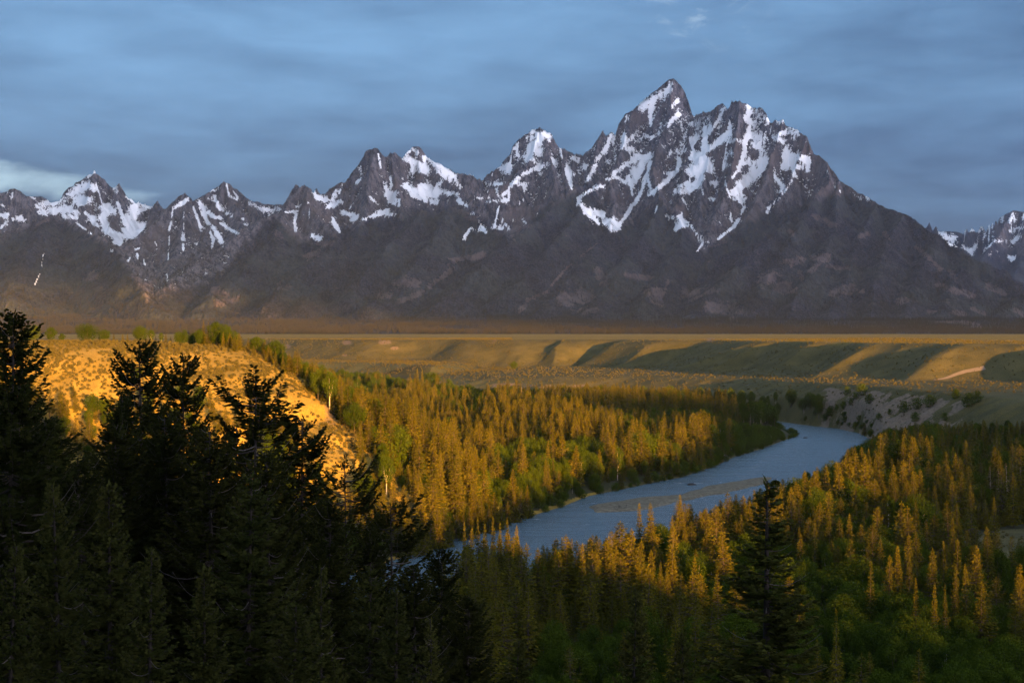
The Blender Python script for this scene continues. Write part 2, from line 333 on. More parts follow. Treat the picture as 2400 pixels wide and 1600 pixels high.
SPURS = [
 [(221,396,15),(205,470,14.2),(160,500,12.9),(143,505,12.3),(112,505,11.8),(60,600,10),(20,700,8.4)],
 [(143,505,12.3),(177,522,11.7),(218,547,11.1),(258,568,10.6),(275,585,10.3),(306,639,9.4),(345,703,8.2)],
 [(0,452,14.5),(-20,520,12.8),(-60,560,11.5),(-100,650,9.5)],[(112,505,11.8),(51,520,11.6),(0,554,11.2),(-80,640,9.6)],
 [(279,425,15),(270,500,14.2),(250,550,13.3)],[(221,396,15),(235,480,14.3),(225,530,13.4)],
 [(369,470,15),(350,520,14.3),(320,560,13.2)],
 [(434,450,13),(400,480,12.7),(330,545,12),(280,590,11.5)],[(434,450,13),(430,520,12.3),(405,600,11.3),(385,660,10.5)],
 [(524,421,13.5),(500,500,12.8),(470,570,12),(430,640,11)],[(524,421,13.5),(560,500,12.8),(560,550,12.2)],[(564,449,13.9),(610,510,13.2),(620,530,12.6)],
 [(721,432,12),(690,450,11.8),(677,470,11.6),(666,490,11.4),(612,513,11),(544,554,10.5),(476,605,10),(408,656,9.3),(345,716,8.2)],
 [(677,459,12.1),(687,442,12),(700,434,12),(721,432,12),(738,440,12.1),(748,452,12.3),(762,456,12.8)],
 [(721,432,12),(718,472,11.5),(760,520,11.1),(790,560,10.7),(700,640,9.6),(620,715,8.2)],
 [(666,490,11.4),(640,560,10.4),(560,640,9.3),(480,715,8.2)],
 [(878,341,13),(862,430,12.4),(855,500,11.7),(830,560,10.9),(760,650,9.5),(700,720,8.2)],
 [(915,355,13.3),(930,430,12.7),(945,480,12.0),(935,508,11.6)],
 [(814,415,13),(790,480,12.5),(775,520,12)],
 [(978,339,14),(985,400,13.6),(960,450,13.1)],[(1003,365,14),(1050,420,13.5),(1085,450,12.9)],
 [(855,500,11.7),(932,510,11.5),(990,490,11.3),(1052,486,11.2),(1098,494,11.1),(1180,545,10.6),(1200,580,10.2)],
 [(1052,486,11.2),(1010,570,10.2),(930,660,9.1),(850,730,8.1)],[(990,490,11.3),(900,590,10.0),(820,690,8.7)],
 [(1125,417,14.2),(1100,425,12.9),(1075,450,12.4),(1110,460,12.2),(1180,470,12),(1240,480,12),(1300,480,11.9)],
 [(1264,293,14),(1245,370,13.5),(1200,420,13),(1160,440,12.5),(1110,455,12.3)],[(1264,293,14),(1290,370,13.5),(1300,420,12.9),(1290,470,12.2)],
 [(1342,357,14.2),(1345,410,13.6),(1345,440,13.1)],[(1313,341,14),(1322,400,13.5),(1330,440,12.9)],
 [(1413,302,14.2),(1390,370,13.7),(1375,410,13.2)],
 [(1482,257,14.5),(1460,340,13.9),(1430,400,13.1),(1424,415,12.9),(1383,425,12.5),(1325,448,12),(1300,473,11.6),(1250,520,11.1),(1210,550,10.7),(1120,630,9.5),(1020,715,8.2)],
 [(1424,415,12.9),(1440,470,12.2),(1430,530,11.5),(1380,600,10.5),(1300,690,9),(1250,740,8.1)],
 [(1383,425,12.5),(1350,500,11.4),(1280,590,10.2),(1180,690,8.7)],
 [(1578,179,14.5),(1570,260,14.1),(1540,340,13.6),(1530,400,13),(1553,473,12),(1500,560,10.9),(1440,650,9.7),(1390,730,8.3)],
 [(1553,473,12),(1600,520,11.5),(1590,580,10.8),(1540,650,9.8),(1490,735,8.3)],
 [(1622,268,14.3),(1610,350,13.5),(1600,420,12.9),(1590,470,12.3)],
 [(1681,245,13.6),(1665,340,13.2),(1650,420,12.7),(1640,500,12)],
 [(1735,234,13.3),(1725,320,12.9),(1715,400,12.5),(1690,470,12),(1665,530,11.5)],
 [(1835,274,13),(1810,360,12.7),(1790,430,12.3),(1750,500,11.7)],[(1891,320,12.7),(1860,400,12.4),(1830,450,12)],
 [(1938,378,12.3),(1945,420,11.9),(1900,470,11.3),(1860,500,11),(1780,575,10.2),(1700,655,9.2),(1610,742,8.1)],
 [(1967,421,12.1),(1960,450,11.6),(1960,540,10.7),(1900,640,9.4),(1840,742,8.1)],[(1900,470,11.3),(1850,570,10.2),(1790,660,9.1),(1730,745,8)],
 [(2119,500,11.1),(2080,560,10.4),(2050,660,9.2),(2040,745,8)],[(2055,474,11.5),(2010,560,10.6),(1980,660,9.3),(1940,745,8)],
 [(2278,599,10.1),(2230,660,9.3),(2200,745,8.1)],[(2198,554,10.6),(2150,640,9.5),(2120,745,8)],[(2400,685,9.3),(2330,740,8.2)]]
FAR = [(2100,540,19.5),(2160,519,19.5),(2173,517,19.5),(2198,530,19.4),(2227,527,19.4),(2256,533,19.4),(2278,532,19.3),(2316,524,19.2),(2342,511,19),(2355,503,19),(2374,493,19),(2400,497,19),(2450,480,19),(2520,520,19),(2620,500,19),(2800,540,19)]
FARSP = [[(2374,493,19),(2330,560,18),(2290,620,17)],[(2400,497,19),(2400,600,17.5),(2370,660,16.5)],[(2278,532,19.3),(2250,580,18.4)],[(2520,520,19),(2480,640,17)]]
SNOW = {1: "580,170 640,150 18|510,290 600,240 640,260 26|480,310 560,270 17|520,350 620,340 22|540,380 610,370 18|260,385 350,370 440,350 22|350,420 450,410 530,440 26|440,455 520,470 18|660,230 700,360 5|790,250 800,290 13|700,400 750,420 690,470 720,520 760,580 830,620 24|730,400 790,430 22|810,360 830,440 860,510 920,580 11|890,330 960,370 1040,390 17|930,380 920,450 880,490 900,530 970,540 32|960,420 1000,400 22|860,560 930,590 860,600 20|770,570 850,600 13|790,640 830,650 14|590,440 640,500 680,530 12|620,470 660,480 15|80,320 110,350 14|50,290 90,320 5|0,380 30,390 7|0,450 50,460 17|10,540 50,500 9|90,480 170,480 11|270,430 330,445 12|210,320 240,340 7|1200,400 1250,370 1300,345 14|1190,410 1183,470 5|1180,500 1165,560 5|1165,600 1165,660 4|1268,430 1262,480 4|1265,500 1265,550 4|1260,580 1260,620 11|1262,650 1262,690 6|1370,360 1400,410 21|1330,390 1360,470 1385,540 9|1390,430 1440,510 10|1440,340 1480,330 11|1430,430 1480,470 1520,470 13|1490,360 1520,410 14|1450,290 1520,260 8|1560,240 1580,320 1640,350 7|1590,330 1640,345 7|1600,280 1640,330 6|1520,510 1600,560 1640,580 9|1470,540 1510,600 1530,640 15|1450,570 1470,620 1460,680 8|1560,440 1600,455 8|1650,480 1680,480 5|1680,515 1705,520 6|1720,370 1790,410 1850,440 13|1790,410 1920,410 16|1820,435 1880,430 10|2190,330 2240,350 2300,340 18|2260,400 2330,370 17|1970,430 2040,430 2030,500 2040,560 8|2030,400 2130,365 5|2135,400 2133,470 4|2150,590 2210,610 12|2290,470 2340,560 9|880,770 900,740 6|920,695 960,680 5|945,720 950,750 7|1150,860 1155,910 5|300,720 285,800 3|275,860 240,930 3|530,510 630,580 5|1160,710 1160,760 3|990,760 1000,800 4|765,700 775,700 7|1070,640 1080,655 8",
 2: "345,580 345,620 10|325,670 345,655 6|100,750 180,760 230,700 12|170,800 240,780 14|80,715 100,750 8|245,680 225,740 8|250,840 330,860 300,880 11|360,880 450,850 540,850 9|440,840 510,830 10|400,750 450,790 5|490,690 520,780 570,800 8|500,740 560,730 14|520,760 570,775 13|450,500 465,590 5|520,640 525,690 5|600,510 640,480 670,500 8|600,530 660,560 720,590 14|640,600 740,610 10|640,560 640,610 5|690,600 720,600 12|700,520 720,560 6|730,530 800,590 880,630 14|780,600 840,650 920,690 10|800,560 860,610 8|610,690 660,720 740,740 800,720 21|690,690 740,700 17|780,690 815,660 11|820,720 900,735 12|640,740 720,770 780,780 11|960,620 1000,630 7|190,890 230,950 7|70,970 120,990 9|60,810 60,870 4|1330,350 1320,400 11|1260,400 1310,370 8|1300,420 1350,400 1430,410 14|1310,450 1310,530 17|1320,480 1360,430 20|1280,530 1330,545 11|1340,510 1390,480 8|1400,375 1430,385 9|1240,450 1210,510 10|1130,580 1190,590 11|1100,630 1160,590 1210,550 9|1150,600 1190,600 13|1240,520 1230,470 8|1200,690 1250,640 12|1250,640 1320,600 1410,570 10|1240,680 1290,680 12|1270,690 1280,715 10|1190,690 1190,760 6|1120,710 1130,750 7|1150,740 1180,720 10|900,770 950,800 12|1060,780 1120,775 1180,770 8|1000,760 1050,760 8|1060,680 1150,680 6|1070,720 1080,760 5|1240,775 1270,770 5|1310,840 1360,850 5|1130,810 1110,910 6|1100,920 1150,925 9|1140,870 1190,930 6|980,850 1020,860 6|1020,900 1060,950 8|970,930 930,995 5|1040,940 980,930 6|1265,880 1285,900 4|1200,880 1225,885 4|1480,480 1490,540 5|1510,580 1540,700 9|1520,590 1550,620 8|1550,530 1580,545 9|1610,580 1640,580 6|1435,540 1445,570 4",
 3: "480,225 560,180 620,140 660,110 11|500,248 560,212 615,172 650,140 15|540,230 545,350 7|540,270 560,230 540,200 10|480,270 530,265 5|665,240 700,205 9|640,350 670,310 700,285 10|400,320 415,315 7|400,400 390,450 12|380,470 430,420 440,410 9|410,480 430,480 10|490,410 560,415 4|320,400 290,480 240,540 10|330,440 340,410 6|230,570 200,640 180,660 12|165,570 175,590 8|60,580 90,650 95,700 8|75,600 110,625 9|95,530 140,545 7|325,630 370,590 450,540 550,515 11|510,530 470,620 430,680 17|450,590 400,670 8|540,560 500,690 470,760 400,860 350,930 9|290,655 350,640 400,670 7|220,700 280,690 9|130,765 190,720 260,690 9|140,780 190,850 240,890 15|200,830 270,850 15|290,890 330,930 16|330,880 350,920 19|440,740 430,700 5|530,650 540,700 9|530,740 600,680 690,610 710,540 8|560,735 640,660 8|620,620 680,620 4|650,510 660,490 5|690,490 750,490 6|600,455 610,465 4|770,340 830,320 880,300 8|850,360 850,440 840,520 11|780,440 810,420 10|800,360 870,380 880,350 7|870,480 940,430 990,390 12|770,420 790,520 9|800,530 830,570 790,600 27|830,520 870,570 20|780,620 830,640 800,690 720,720 19|740,600 790,610 12|860,600 890,600 12|680,720 760,730 11|700,690 770,670 8|720,760 745,795 4|960,250 930,310 8|915,330 880,390 5|930,430 1010,430 1070,440 6|975,370 990,340 5|960,490 975,460 7|1000,500 1010,530 7|920,590 1000,570 6|1090,210 1110,250 1090,300 18|1120,260 1190,300 1210,330 14|1110,320 1160,340 12|1100,370 1080,440 1070,520 1040,590 10|1100,410 1180,410 12|1120,460 1160,470 14|1070,560 1130,560 1200,560 12|1160,540 1200,545 10|1130,620 1060,680 1010,730 25|1180,580 1130,650 16|1010,640 1040,600 10|1000,740 1080,760 10|960,660 990,750 5|1010,760 1060,780 8|1075,800 1060,835 5|1040,880 1010,920 920,995 6|880,670 920,670 8|870,760 910,770 5|830,690 840,740 5|1000,890 995,840 3|1240,410 1290,440 10|1270,400 1330,370 1390,380 12|1320,380 1370,400 11|1250,325 1300,320 5|1220,370 1230,390 5|1290,530 1340,560 1360,640 10|1310,490 1330,540 14|1330,520 1420,540 18|1290,580 1400,580 13|1350,620 1340,670 1270,760 1200,835 7|1300,700 1250,650 9|1240,600 1250,660 5|1430,600 1440,540 10|1450,530 1480,520 4|1270,720 1310,690 7|640,860 690,880 720,850 10|690,920 730,910 710,880 17|740,890 800,950 840,1000 4|580,800 570,840 4|840,1010 805,1060 4",
 4: "610,310 650,345 700,370 9|650,350 750,375 6|720,345 740,350 5|525,300 535,315 4|430,150 440,175 4|1140,535 1170,545 8|1270,600 1300,640 1380,650 20|1400,640 1350,620 12|1440,600 1520,590 1600,570 1650,545 13|1570,630 1620,600 18|1340,690 1420,710 1500,760 16|1530,700 1500,740 14|1540,680 1640,600 1660,630 10|1720,490 1780,520 1882,490 20|1800,480 1882,500 16|1740,530 1700,560 6|1620,680 1740,670 14|1640,700 1590,740 10|1620,780 1680,750 8|1770,795 1810,800 8|1690,790 1700,795 4|1780,600 1882,570 12|1800,680 1860,640 10"}
TAN = {1: "600,880 650,870 30|1620,1030 1500,1060 25|1930,930 1990,950 22|1900,580 1930,600 20|250,520 330,480 14|2200,640 2270,640 25|1560,1010 1480,970 25",
 2: "560,1240 660,1230 26|450,1300 500,1300 22|860,1120 1040,1080 18|870,1160 740,1260 14|1500,1320 1640,1310 34|560,1350 700,1290 14|950,870 990,870 20|50,1080 100,1070 22|1290,1340 1400,1290 10|1250,1400 1300,1330 12|1430,1250 1520,1150 7|1520,1150 1689,1010 5",
 3: "60,1320 170,1320 40|150,1395 230,1395 18|520,1290 600,1290 26|560,1330 600,1350 20|740,1300 800,1310 30|880,1370 1040,1390 30|990,1420 1020,1440 18|860,1280 900,1290 18|250,1170 280,1230 24|410,1200 540,1210 16|1180,1220 1240,1200 30|1260,1270 1350,1280 22|1500,1110 1540,1090 20|1580,1290 1680,1260 22|1440,710 1530,690 1600,720 28|1420,720 1500,730 16|780,890 860,920 18|880,920 940,940 14|540,590 380,760 26|300,760 420,760 34|700,800 760,860 18|600,1330 640,1230 8|820,1050 1000,1000 5|1540,900 1590,920 16|1300,1120 1400,1110 20|1450,1170 1520,1100 14",
 4: "380,230 440,300 35|350,310 450,320 18|570,260 620,290 12|1250,1280 1400,1250 1550,1300 22|1340,1200 1450,1210 18|90,1000 160,1010 38|480,1060 620,1040 26|650,1040 700,1040 16|1250,1000 1440,1060 20|1090,720 1180,790 1270,880 15|1350,900 1380,950 18|950,1120 1020,1110 18|1430,1050 1520,1080 20|1620,1000 1740,1060 20|1820,1180 1870,1210 18|1500,1170 1600,1210 14|330,480 490,560 18|340,800 420,790 26|440,860 580,870 18|860,620 880,650 16|680,640 740,620 16|1180,1190 1230,1190 12|160,860 190,830 14|230,900 250,950 14|150,600 180,620 14"}
def paint(strokes, PXv, PYv, soft=1.0):
    """coverage 0..1 of snow or bare-rock patches, stored on the mountain's own vertices"""
    r = np.zeros(PXv.shape, np.float32)
    for k, txt in strokes.items():
        for s in txt.split('|'):
            tok = s.split(' '); w = float(tok[-1]); pts, sc_ = ZC(k, [tuple(map(float, q.split(','))) for q in tok[:-1]]); w = w * sc_ * 1.9
            x0 = min(p[0] for p in pts) - w; x1 = max(p[0] for p in pts) + w; y0 = min(p[1] for p in pts) - w; y1 = max(p[1] for p in pts) + w
            idx = np.nonzero((PXv > x0) & (PXv < x1) & (PYv > y0) & (PYv < y1))
            if len(idx[0]) == 0: continue
            d, _, _ = polydist(PXv[idx], PYv[idx], pts) if len(pts) > 1 else (np.hypot(PXv[idx] - pts[0][0], PYv[idx] - pts[0][1]), 0, 0)
            r[idx] = np.maximum(r[idx], np.clip(1 - d / w, 0, 1))
    return r
def w3(l): return [(PX(a, d * 1000), d * 1000, PZ(b, d * 1000)) for a, b, d in l]
def range_mesh(name, lines, x0, x1, dpx, y0, y1, dy, mat, label, seed, sub=True, snowmul=1.0, skyline=None):
    cols_ = np.arange(x0, x1, dpx); rows = np.arange(y0, y1, dy)
    C, Y = np.meshgrid(cols_, rows); X = (C - CX) * Y / F
    base = 58.5 + np.clip(Y - 6300, 0, None) * 0.030 + 0.5 * np.clip(Y - 8600, 0, 2500) * 0.04
    base = base + fbm(X / 900, Y / 900, 3, seed) * 22 * smooth((Y - 6300) / 1500)
    rnd = random.Random(seed)
    segs = []
    for li, l in enumerate(lines):
        w = w3(l)
        for a, b in zip(w[:-1], w[1:]): segs.append((a, b, 0.66 if li == 0 else 0.60, 2 if li == 0 else 1))
        if sub:                                                     # side spurs branching off every ridge
            for a, b in zip(w[:-1], w[1:]):
                L = math.dist(a, b); n = max(1, int(L / 260)) if li else (1 if rnd.random() < 0.35 else 0)
                for k in range(n):
                    t = rnd.random(); p = [a[i] + (b[i] - a[i]) * t for i in range(3)]
                    if p[2] < 260: continue
                    dx, dy_ = b[0] - a[0], b[1] - a[1]; q = math.hypot(dx, dy_) or 1
                    for sgn in (-1, 1):
                        if li == 0: ang = math.atan2(-1, rnd.uniform(-.8, .8))
                        else: ang = math.atan2(dy_, dx) + sgn * rnd.uniform(0.75, 1.15)
                        if li == 0 and sgn == 1: continue
                        ln = rnd.uniform(350, 850) * (0.6 + p[2] / 2500); dr = rnd.uniform(0.42, 0.56) + 1.35 * min(1, max(0, (p[2] - 700) / 800))
                        e = (p[0] + math.cos(ang) * ln, p[1] + math.sin(ang) * ln, p[2] - ln * dr - 15)
                        s = (p[0], p[1], p[2] - 12)
                        segs.append((s, e, 0.72, 0))
                        if rnd.random() < 0.6:
                            a2 = ang + rnd.choice((-1, 1)) * rnd.uniform(.6, 1.0); t2 = rnd.uniform(.3, .7)
                            m_ = [s[i] + (e[i] - s[i]) * t2 for i in range(3)]; l2 = ln * 0.5
                            segs.append((tuple(m_[:2]) + (m_[2] - 5,), (m_[0] + math.cos(a2) * l2, m_[1] + math.sin(a2) * l2, m_[2] - l2 * 0.55), 0.85, 0))
    wxn = fbm(X / 420, Y / 420, 4, seed + 2); wyn = fbm(X / 420, Y / 420, 4, seed + 9)
    Z = base.copy()
    for a, b, s, kind in segs:
        R = max(a[2], b[2]) / s + 150
        c0 = CX + F * (min(a[0], b[0]) - R) / max(y0, min(a[1], b[1]) - R * 0.2) ; 
        r0 = int(max(0, (min(a[1], b[1]) - R - y0) // dy)); r1 = int(min(len(rows), (max(a[1], b[1]) + R - y0) // dy + 1))
        if r1 <= r0: continue
        Yn = max(y0, min(a[1], b[1]) - R)
        cc = [CX + F * (xx) / yy_ for xx in (min(a[0], b[0]) - R, max(a[0], b[0]) + R) for yy_ in (rows[r0], rows[r1 - 1])]
        k0 = int(max(0, (min(cc) - x0) // dpx)); k1 = int(min(len(cols_), (max(cc) - x0) // dpx + 2))
        if k1 <= k0: continue
        sl = (slice(r0, r1), slice(k0, k1))
        xs, ys = X[sl], Y[sl]
        dx, dy_ = b[0] - a[0], b[1] - a[1]; L2 = dx * dx + dy_ * dy_ + 1e-6
        t = np.clip(((xs - a[0]) * dx + (ys - a[1]) * dy_) / L2, 0, 1)
        ex = xs - a[0] - t * dx; ey = ys - a[1] - t * dy_; d0 = np.sqrt(ex * ex + ey * ey)
        wgt = np.minimum(1, d0 / 220) * 75
        ex = ex + wxn[sl] * wgt; ey = ey + wyn[sl] * wgt
        d = np.sqrt(ex * ex + ey * ey)
        zc_ = a[2] + t * (b[2] - a[2]); hi = np.clip((zc_ - 500) / 900, 0, 1)
        s1, s2, d1, d2 = {2: (3.8, 2.4, 100.0, 330.0), 1: (2.7, 1.8, 90.0, 330.0), 0: (1.9, 1.4, 60.0, 250.0)}[kind]
        drop = np.where(d < d1, s1 * d, np.where(d < d2, s1 * d1 + s2 * (d - d1), s1 * d1 + s2 * (d2 - d1) + 0.75 * (d - d2)))
        zz = zc_ - (drop * hi + s * d * (1 - hi))
        Z[sl] = np.maximum(Z[sl], zz)
    hgt = np.clip((Z - base) / 900, 0, 1)
    rough = hgt * np.minimum(1, 0.35 + hgt)
    det = ridged(X / 210, Y / 300, 5, seed + 20, 0.6) - 0.62
    fine = ridged(X / 60 + wxn * 2, Y / 110, 3, seed + 33, 0.6) - 0.6
    # keep the crest itself where it was traced
    if skyline is not None:
        w = np.array(w3(skyline)); dcr, _, _ = polydist(X, Y, w[:, :2]); keep = 0.12 + 0.88 * np.minimum(1, dcr / 260)
    else: keep = 1.0
    Z = Z + det * 95 * rough * keep * (0.25 + 0.75 * smooth((hgt - 0.25) / 0.4)) + fine * 26 * rough * np.minimum(1, keep + .25) + fbm(X / 90, Y / 90, 3, seed + 40) * 9 * hgt
    low_ = (1 - smooth((hgt - 0.35) / 0.35)) * smooth((Z - base) / 120)
    Z = Z + (ridged((X + wxn * 260) / 330, (Y + wyn * 260) / 520, 4, seed + 70, 0.55) - 0.6) * 62 * low_
    # sharpen into ledges
    led = 34.0; q = Z + wxn * 60; fr = q / led - np.floor(q / led); Z = Z + (smooth((fr - 0.15) / 0.7) - fr) * led * 0.45 * smooth((hgt - 0.55) / 0.3)
    V = np.stack([X, Y, Z], -1).reshape(-1, 3)
    ob = mesh_obj(name, V, gridfaces(len(rows), len(cols_)), mat, smooth=True)
    PYv = HOR + F * (H - Z) / Y
    def blur(A, k):
        for ax in (0, 1):
            c = np.cumsum(np.concatenate([np.zeros_like(A.take([0], ax)), A], ax), ax); n_ = A.shape[ax]
            i1 = np.minimum(np.arange(n_) + k + 1, n_); i0 = np.maximum(np.arange(n_) - k, 0)
            shp = [1, 1]; shp[ax] = n_
            A = (c.take(i1, ax) - c.take(i0, ax)) / (i1 - i0).reshape(shp)
        return A
    hol = blur(blur(Z, 4), 4) - blur(Z, 1)
    fattr(ob.data, 'hollow', np.clip(hol / 28, -1, 1))
    gy, gx = np.gradient(Z); slope = np.hypot(gy / dy, gx / (dpx * Y / F))
    sn = paint(SNOW, C, PYv) * snowmul
    fattr(ob.data, 'snow', sn)
    fattr(ob.data, 'bare', paint(TAN, C, PYv))
    fattr(ob.data, 'steep', slope)
    # how far up the forest reaches, from the shoulders' own height
    tl = np.interp(C, [0, 112, 275, 345, 400, 520, 640, 700, 800, 940, 1080, 1200, 1300, 1383, 1440, 1553, 1650, 1750, 1890, 1960, 2100, 2400],
                      [560, 500, 590, 700, 690, 640, 500, 570, 540, 500, 485, 560, 470, 430, 545, 470, 590, 520, 470, 455, 480, 600])
    fo = smooth((PYv - tl) / 26 + 0.5 + fbm(X / 120, Y / 120, 3, seed + 60) * 0.9)
    fattr(ob.data, 'forest', fo)
    tag(ob, label, None, None, 'structure')
    return ob
def mountain_material():
    m, nt = newmat('mountain_rock')
    geo = nt.n('ShaderNodeNewGeometry'); tc = nt.mapping(geo.outputs['Position'], (1, 0.38, 1))
    n1 = nt.noise(tc, 0.012, 6, 0.62); n2 = nt.noise(tc, 0.05, 4, 0.6); n3 = nt.noise(tc, 0.0028, 4, 0.55)
    n4 = nt.noise(nt.mapping(tc, (1, 1, 0.35)), 0.03, 4, 0.65)
    n5 = nt.noise(tc, 0.11, 3, 0.7)
    rock = nt.mix(nt.ramp(nt.math('ADD', nt.math('MULTIPLY', n4, 0.65), nt.math('MULTIPLY', n5, 0.35)), 0.42, 0.58), (0.032, 0.031, 0.041), (0.160, 0.146, 0.160))
    rock = nt.mix(nt.math('MULTIPLY', nt.ramp(n3, 0.45, 0.65), 0.6), rock, (0.13, 0.098, 0.092))
    tree = nt.mix(nt.ramp(nt.math('ADD', nt.math('MULTIPLY', n5, 0.7), nt.math('MULTIPLY', n1, 0.3)), 0.42, 0.58), (0.003, 0.005, 0.012), (0.038, 0.037, 0.055))
    green = nt.mix(nt.ramp(n2, 0.4, 0.65), (0.046, 0.052, 0.050), (0.020, 0.026, 0.032))
    tree = nt.mix(nt.math('MULTIPLY', nt.ramp(nt.math('ADD', nt.math('MULTIPLY', n3, 0.6), nt.math('MULTIPLY', n1, 0.4)), 0.46, 0.56), 0.75), tree, green)
    tan = nt.mix(nt.ramp(n1, 0.35, 0.65), (0.062, 0.050, 0.055), (0.145, 0.112, 0.112))
    specks = nt.ramp(nt.math('ADD', n2, nt.math('MULTIPLY', n1, 0.8)), 1.02, 1.16)
    c = nt.mix(nt.attr('forest'), rock, tree)
    patch = nt.math('ADD', nt.attr('bare'), nt.math('MULTIPLY', nt.math('SUBTRACT', n1, 0.5), 1.7))
    patch = nt.math('ADD', patch, nt.math('MULTIPLY', nt.math('SUBTRACT', n2, 0.5), 1.2))
    patch = nt.math('MAXIMUM', nt.ramp(nt.math('ADD', patch, nt.math('MULTIPLY', nt.math('SUBTRACT', n5, 0.5), 1.2)), 0.32, 0.72), nt.math('MULTIPLY', specks, 0.25))
    c = nt.mix(nt.math('MULTIPLY', patch, 0.8), c, tan)
    sv = nt.attr('snow')
    s = nt.math('ADD', nt.math('MULTIPLY', sv, 1.45), nt.math('MULTIPLY', nt.math('SUBTRACT', n1, 0.5), 1.7))
    s = nt.math('ADD', s, nt.math('MULTIPLY', nt.math('SUBTRACT', n2, 0.5), 2.2))
    s = nt.math('ADD', s, nt.math('MULTIPLY', nt.attr('hollow'), 0.28))
    s = nt.math('ADD', s, nt.math('MULTIPLY', nt.math('SUBTRACT', n5, 0.5), 1.7))
    s = nt.math('SUBTRACT', s, nt.math('MULTIPLY', nt.ramp(nt.attr('steep'), 0.9, 2.2), 0.18))
    high = nt.math('MULTIPLY', nt.ramp(nt.n('ShaderNodeSeparateXYZ', i_0=geo.outputs['Position']).outputs[2], 900, 1500), nt.math('SUBTRACT', 1.0, nt.attr('forest')))
    s = nt.math('ADD', s, nt.math('MULTIPLY', high, 0.32))
    s = nt.math('SUBTRACT', s, nt.math('MULTIPLY', nt.ramp(sv, 0.12, 0.0), nt.math('MULTIPLY', nt.attr('forest'), 1.0)))
    s = nt.ramp(s, 0.44, 0.56)
    c = nt.mix(s, c, (0.91, 0.92, 0.93))
    hh = nt.math('ADD', nt.math('ADD', nt.math('MULTIPLY', n1, 40.0), nt.math('MULTIPLY', nt.noise(nt.mapping(geo.outputs['Position'], (1, 0.25, 0.3)), 0.006, 5, 0.6), 150.0)), nt.math('ADD', nt.math('MULTIPLY', n2, 14.0), nt.math('MULTIPLY', n5, 7.0)))
    hh = nt.math('MULTIPLY', hh, nt.math('SUBTRACT', 1.0, nt.math('MULTIPLY', s, 0.85)))
    out(nt, principled(nt, c, 0.95, nt.bump(hh, 1.0, 1.3), 0.1))
    return m
def build_mountains():
    mm = mountain_material()
    range_mesh('mountains', [SKY_A] + SPURS, -500, 2900, 2.6, 6100, 16800, 17, mm, 'jagged snow-streaked mountain range with dark forested shoulders', 5, skyline=SKY_A)
    range_mesh('far_mountains', [FAR] + FARSP, 1950, 2900, 4, 14500, 21000, 60, mm, 'snowy distant mountains behind the right end of the range', 8, skyline=FAR)
# ---------------------------------------------------------------- trees
def leafmat(name, c1, c2, trans=0.25, nscale=1.2):
    m, nt = newmat(name)
    oi = nt.n('ShaderNodeObjectInfo').outputs['Random']
    tc = nt.n('ShaderNodeTexCoord').outputs['Object']
    f = nt.math('ADD', nt.math('MULTIPLY', oi, 0.55), nt.math('MULTIPLY', nt.ramp(nt.noise(tc, nscale, 2), 0.3, 0.7), 0.45))
    c = nt.mix(f, c1, c2)
    d = nt.n('ShaderNodeBsdfDiffuse'); nt.set(d.inputs[0], c)
    t = nt.n('ShaderNodeBsdfTranslucent'); nt.set(t.inputs[0], c)
    mx = nt.n('ShaderNodeMixShader'); mx.inputs[0].default_value = trans
    nt.t.links.new(d.outputs[0], mx.inputs[1]); nt.t.links.new(t.outputs[0], mx.inputs[2])
    out(nt, mx); return m
def barkmat(name, c1, c2):
    m, nt = newmat(name); tc = nt.n('ShaderNodeTexCoord').outputs['Object']
    out(nt, principled(nt, nt.mix(nt.noise(nt.mapping(tc, (6, 6, 1)), 1.5), c1, c2), 0.95)); return m
def tubes(paths, sides=5):
    """paths: list of (points (k,3), radii (k,)) -> verts, quads"""
    V, Fq, o = [], [], 0
    for p, r in paths:
        p = np.asarray(p, float); r = np.asarray(r, float); k = len(p)
        d = np.gradient(p, axis=0); d /= np.linalg.norm(d, axis=1)[:, None] + 1e-9
        ref = np.where(np.abs(d[:, 2:3]) > 0.9, np.array([[1.0, 0, 0]]), np.array([[0, 0, 1.0]]))
        u = np.cross(d, ref); u /= np.linalg.norm(u, axis=1)[:, None] + 1e-9; v = np.cross(d, u)
        a = np.arange(sides) / sides * 2 * np.pi
        ring = p[:, None, :] + r[:, None, None] * (np.cos(a)[None, :, None] * u[:, None, :] + np.sin(a)[None, :, None] * v[:, None, :])
        V.append(ring.reshape(-1, 3))
        i, j = np.meshgrid(np.arange(k - 1), np.arange(sides), indexing='ij'); jn = (j + 1) % sides
        Fq.append((o + np.stack([i * sides + j, i * sides + jn, (i + 1) * sides + jn, (i + 1) * sides + j], -1)).reshape(-1, 4)); o += k * sides
    return np.concatenate(V), np.concatenate(Fq)
def blades(P, D, L, W, N):
    """diamond-shaped leaf sprays: position, direction, length, width, normal"""
    D = D / (np.linalg.norm(D, axis=1)[:, None] + 1e-9); S = np.cross(D, N); S /= np.linalg.norm(S, axis=1)[:, None] + 1e-9
    a = P; b = P + D * (L * 0.45)[:, None] + S * (W * 0.5)[:, None]; c = P + D * L[:, None]; d = P + D * (L * 0.45)[:, None] - S * (W * 0.5)[:, None]
    V = np.stack([a, b, c, d], 1).reshape(-1, 3)
    return V, np.arange(len(V)).reshape(-1, 4)
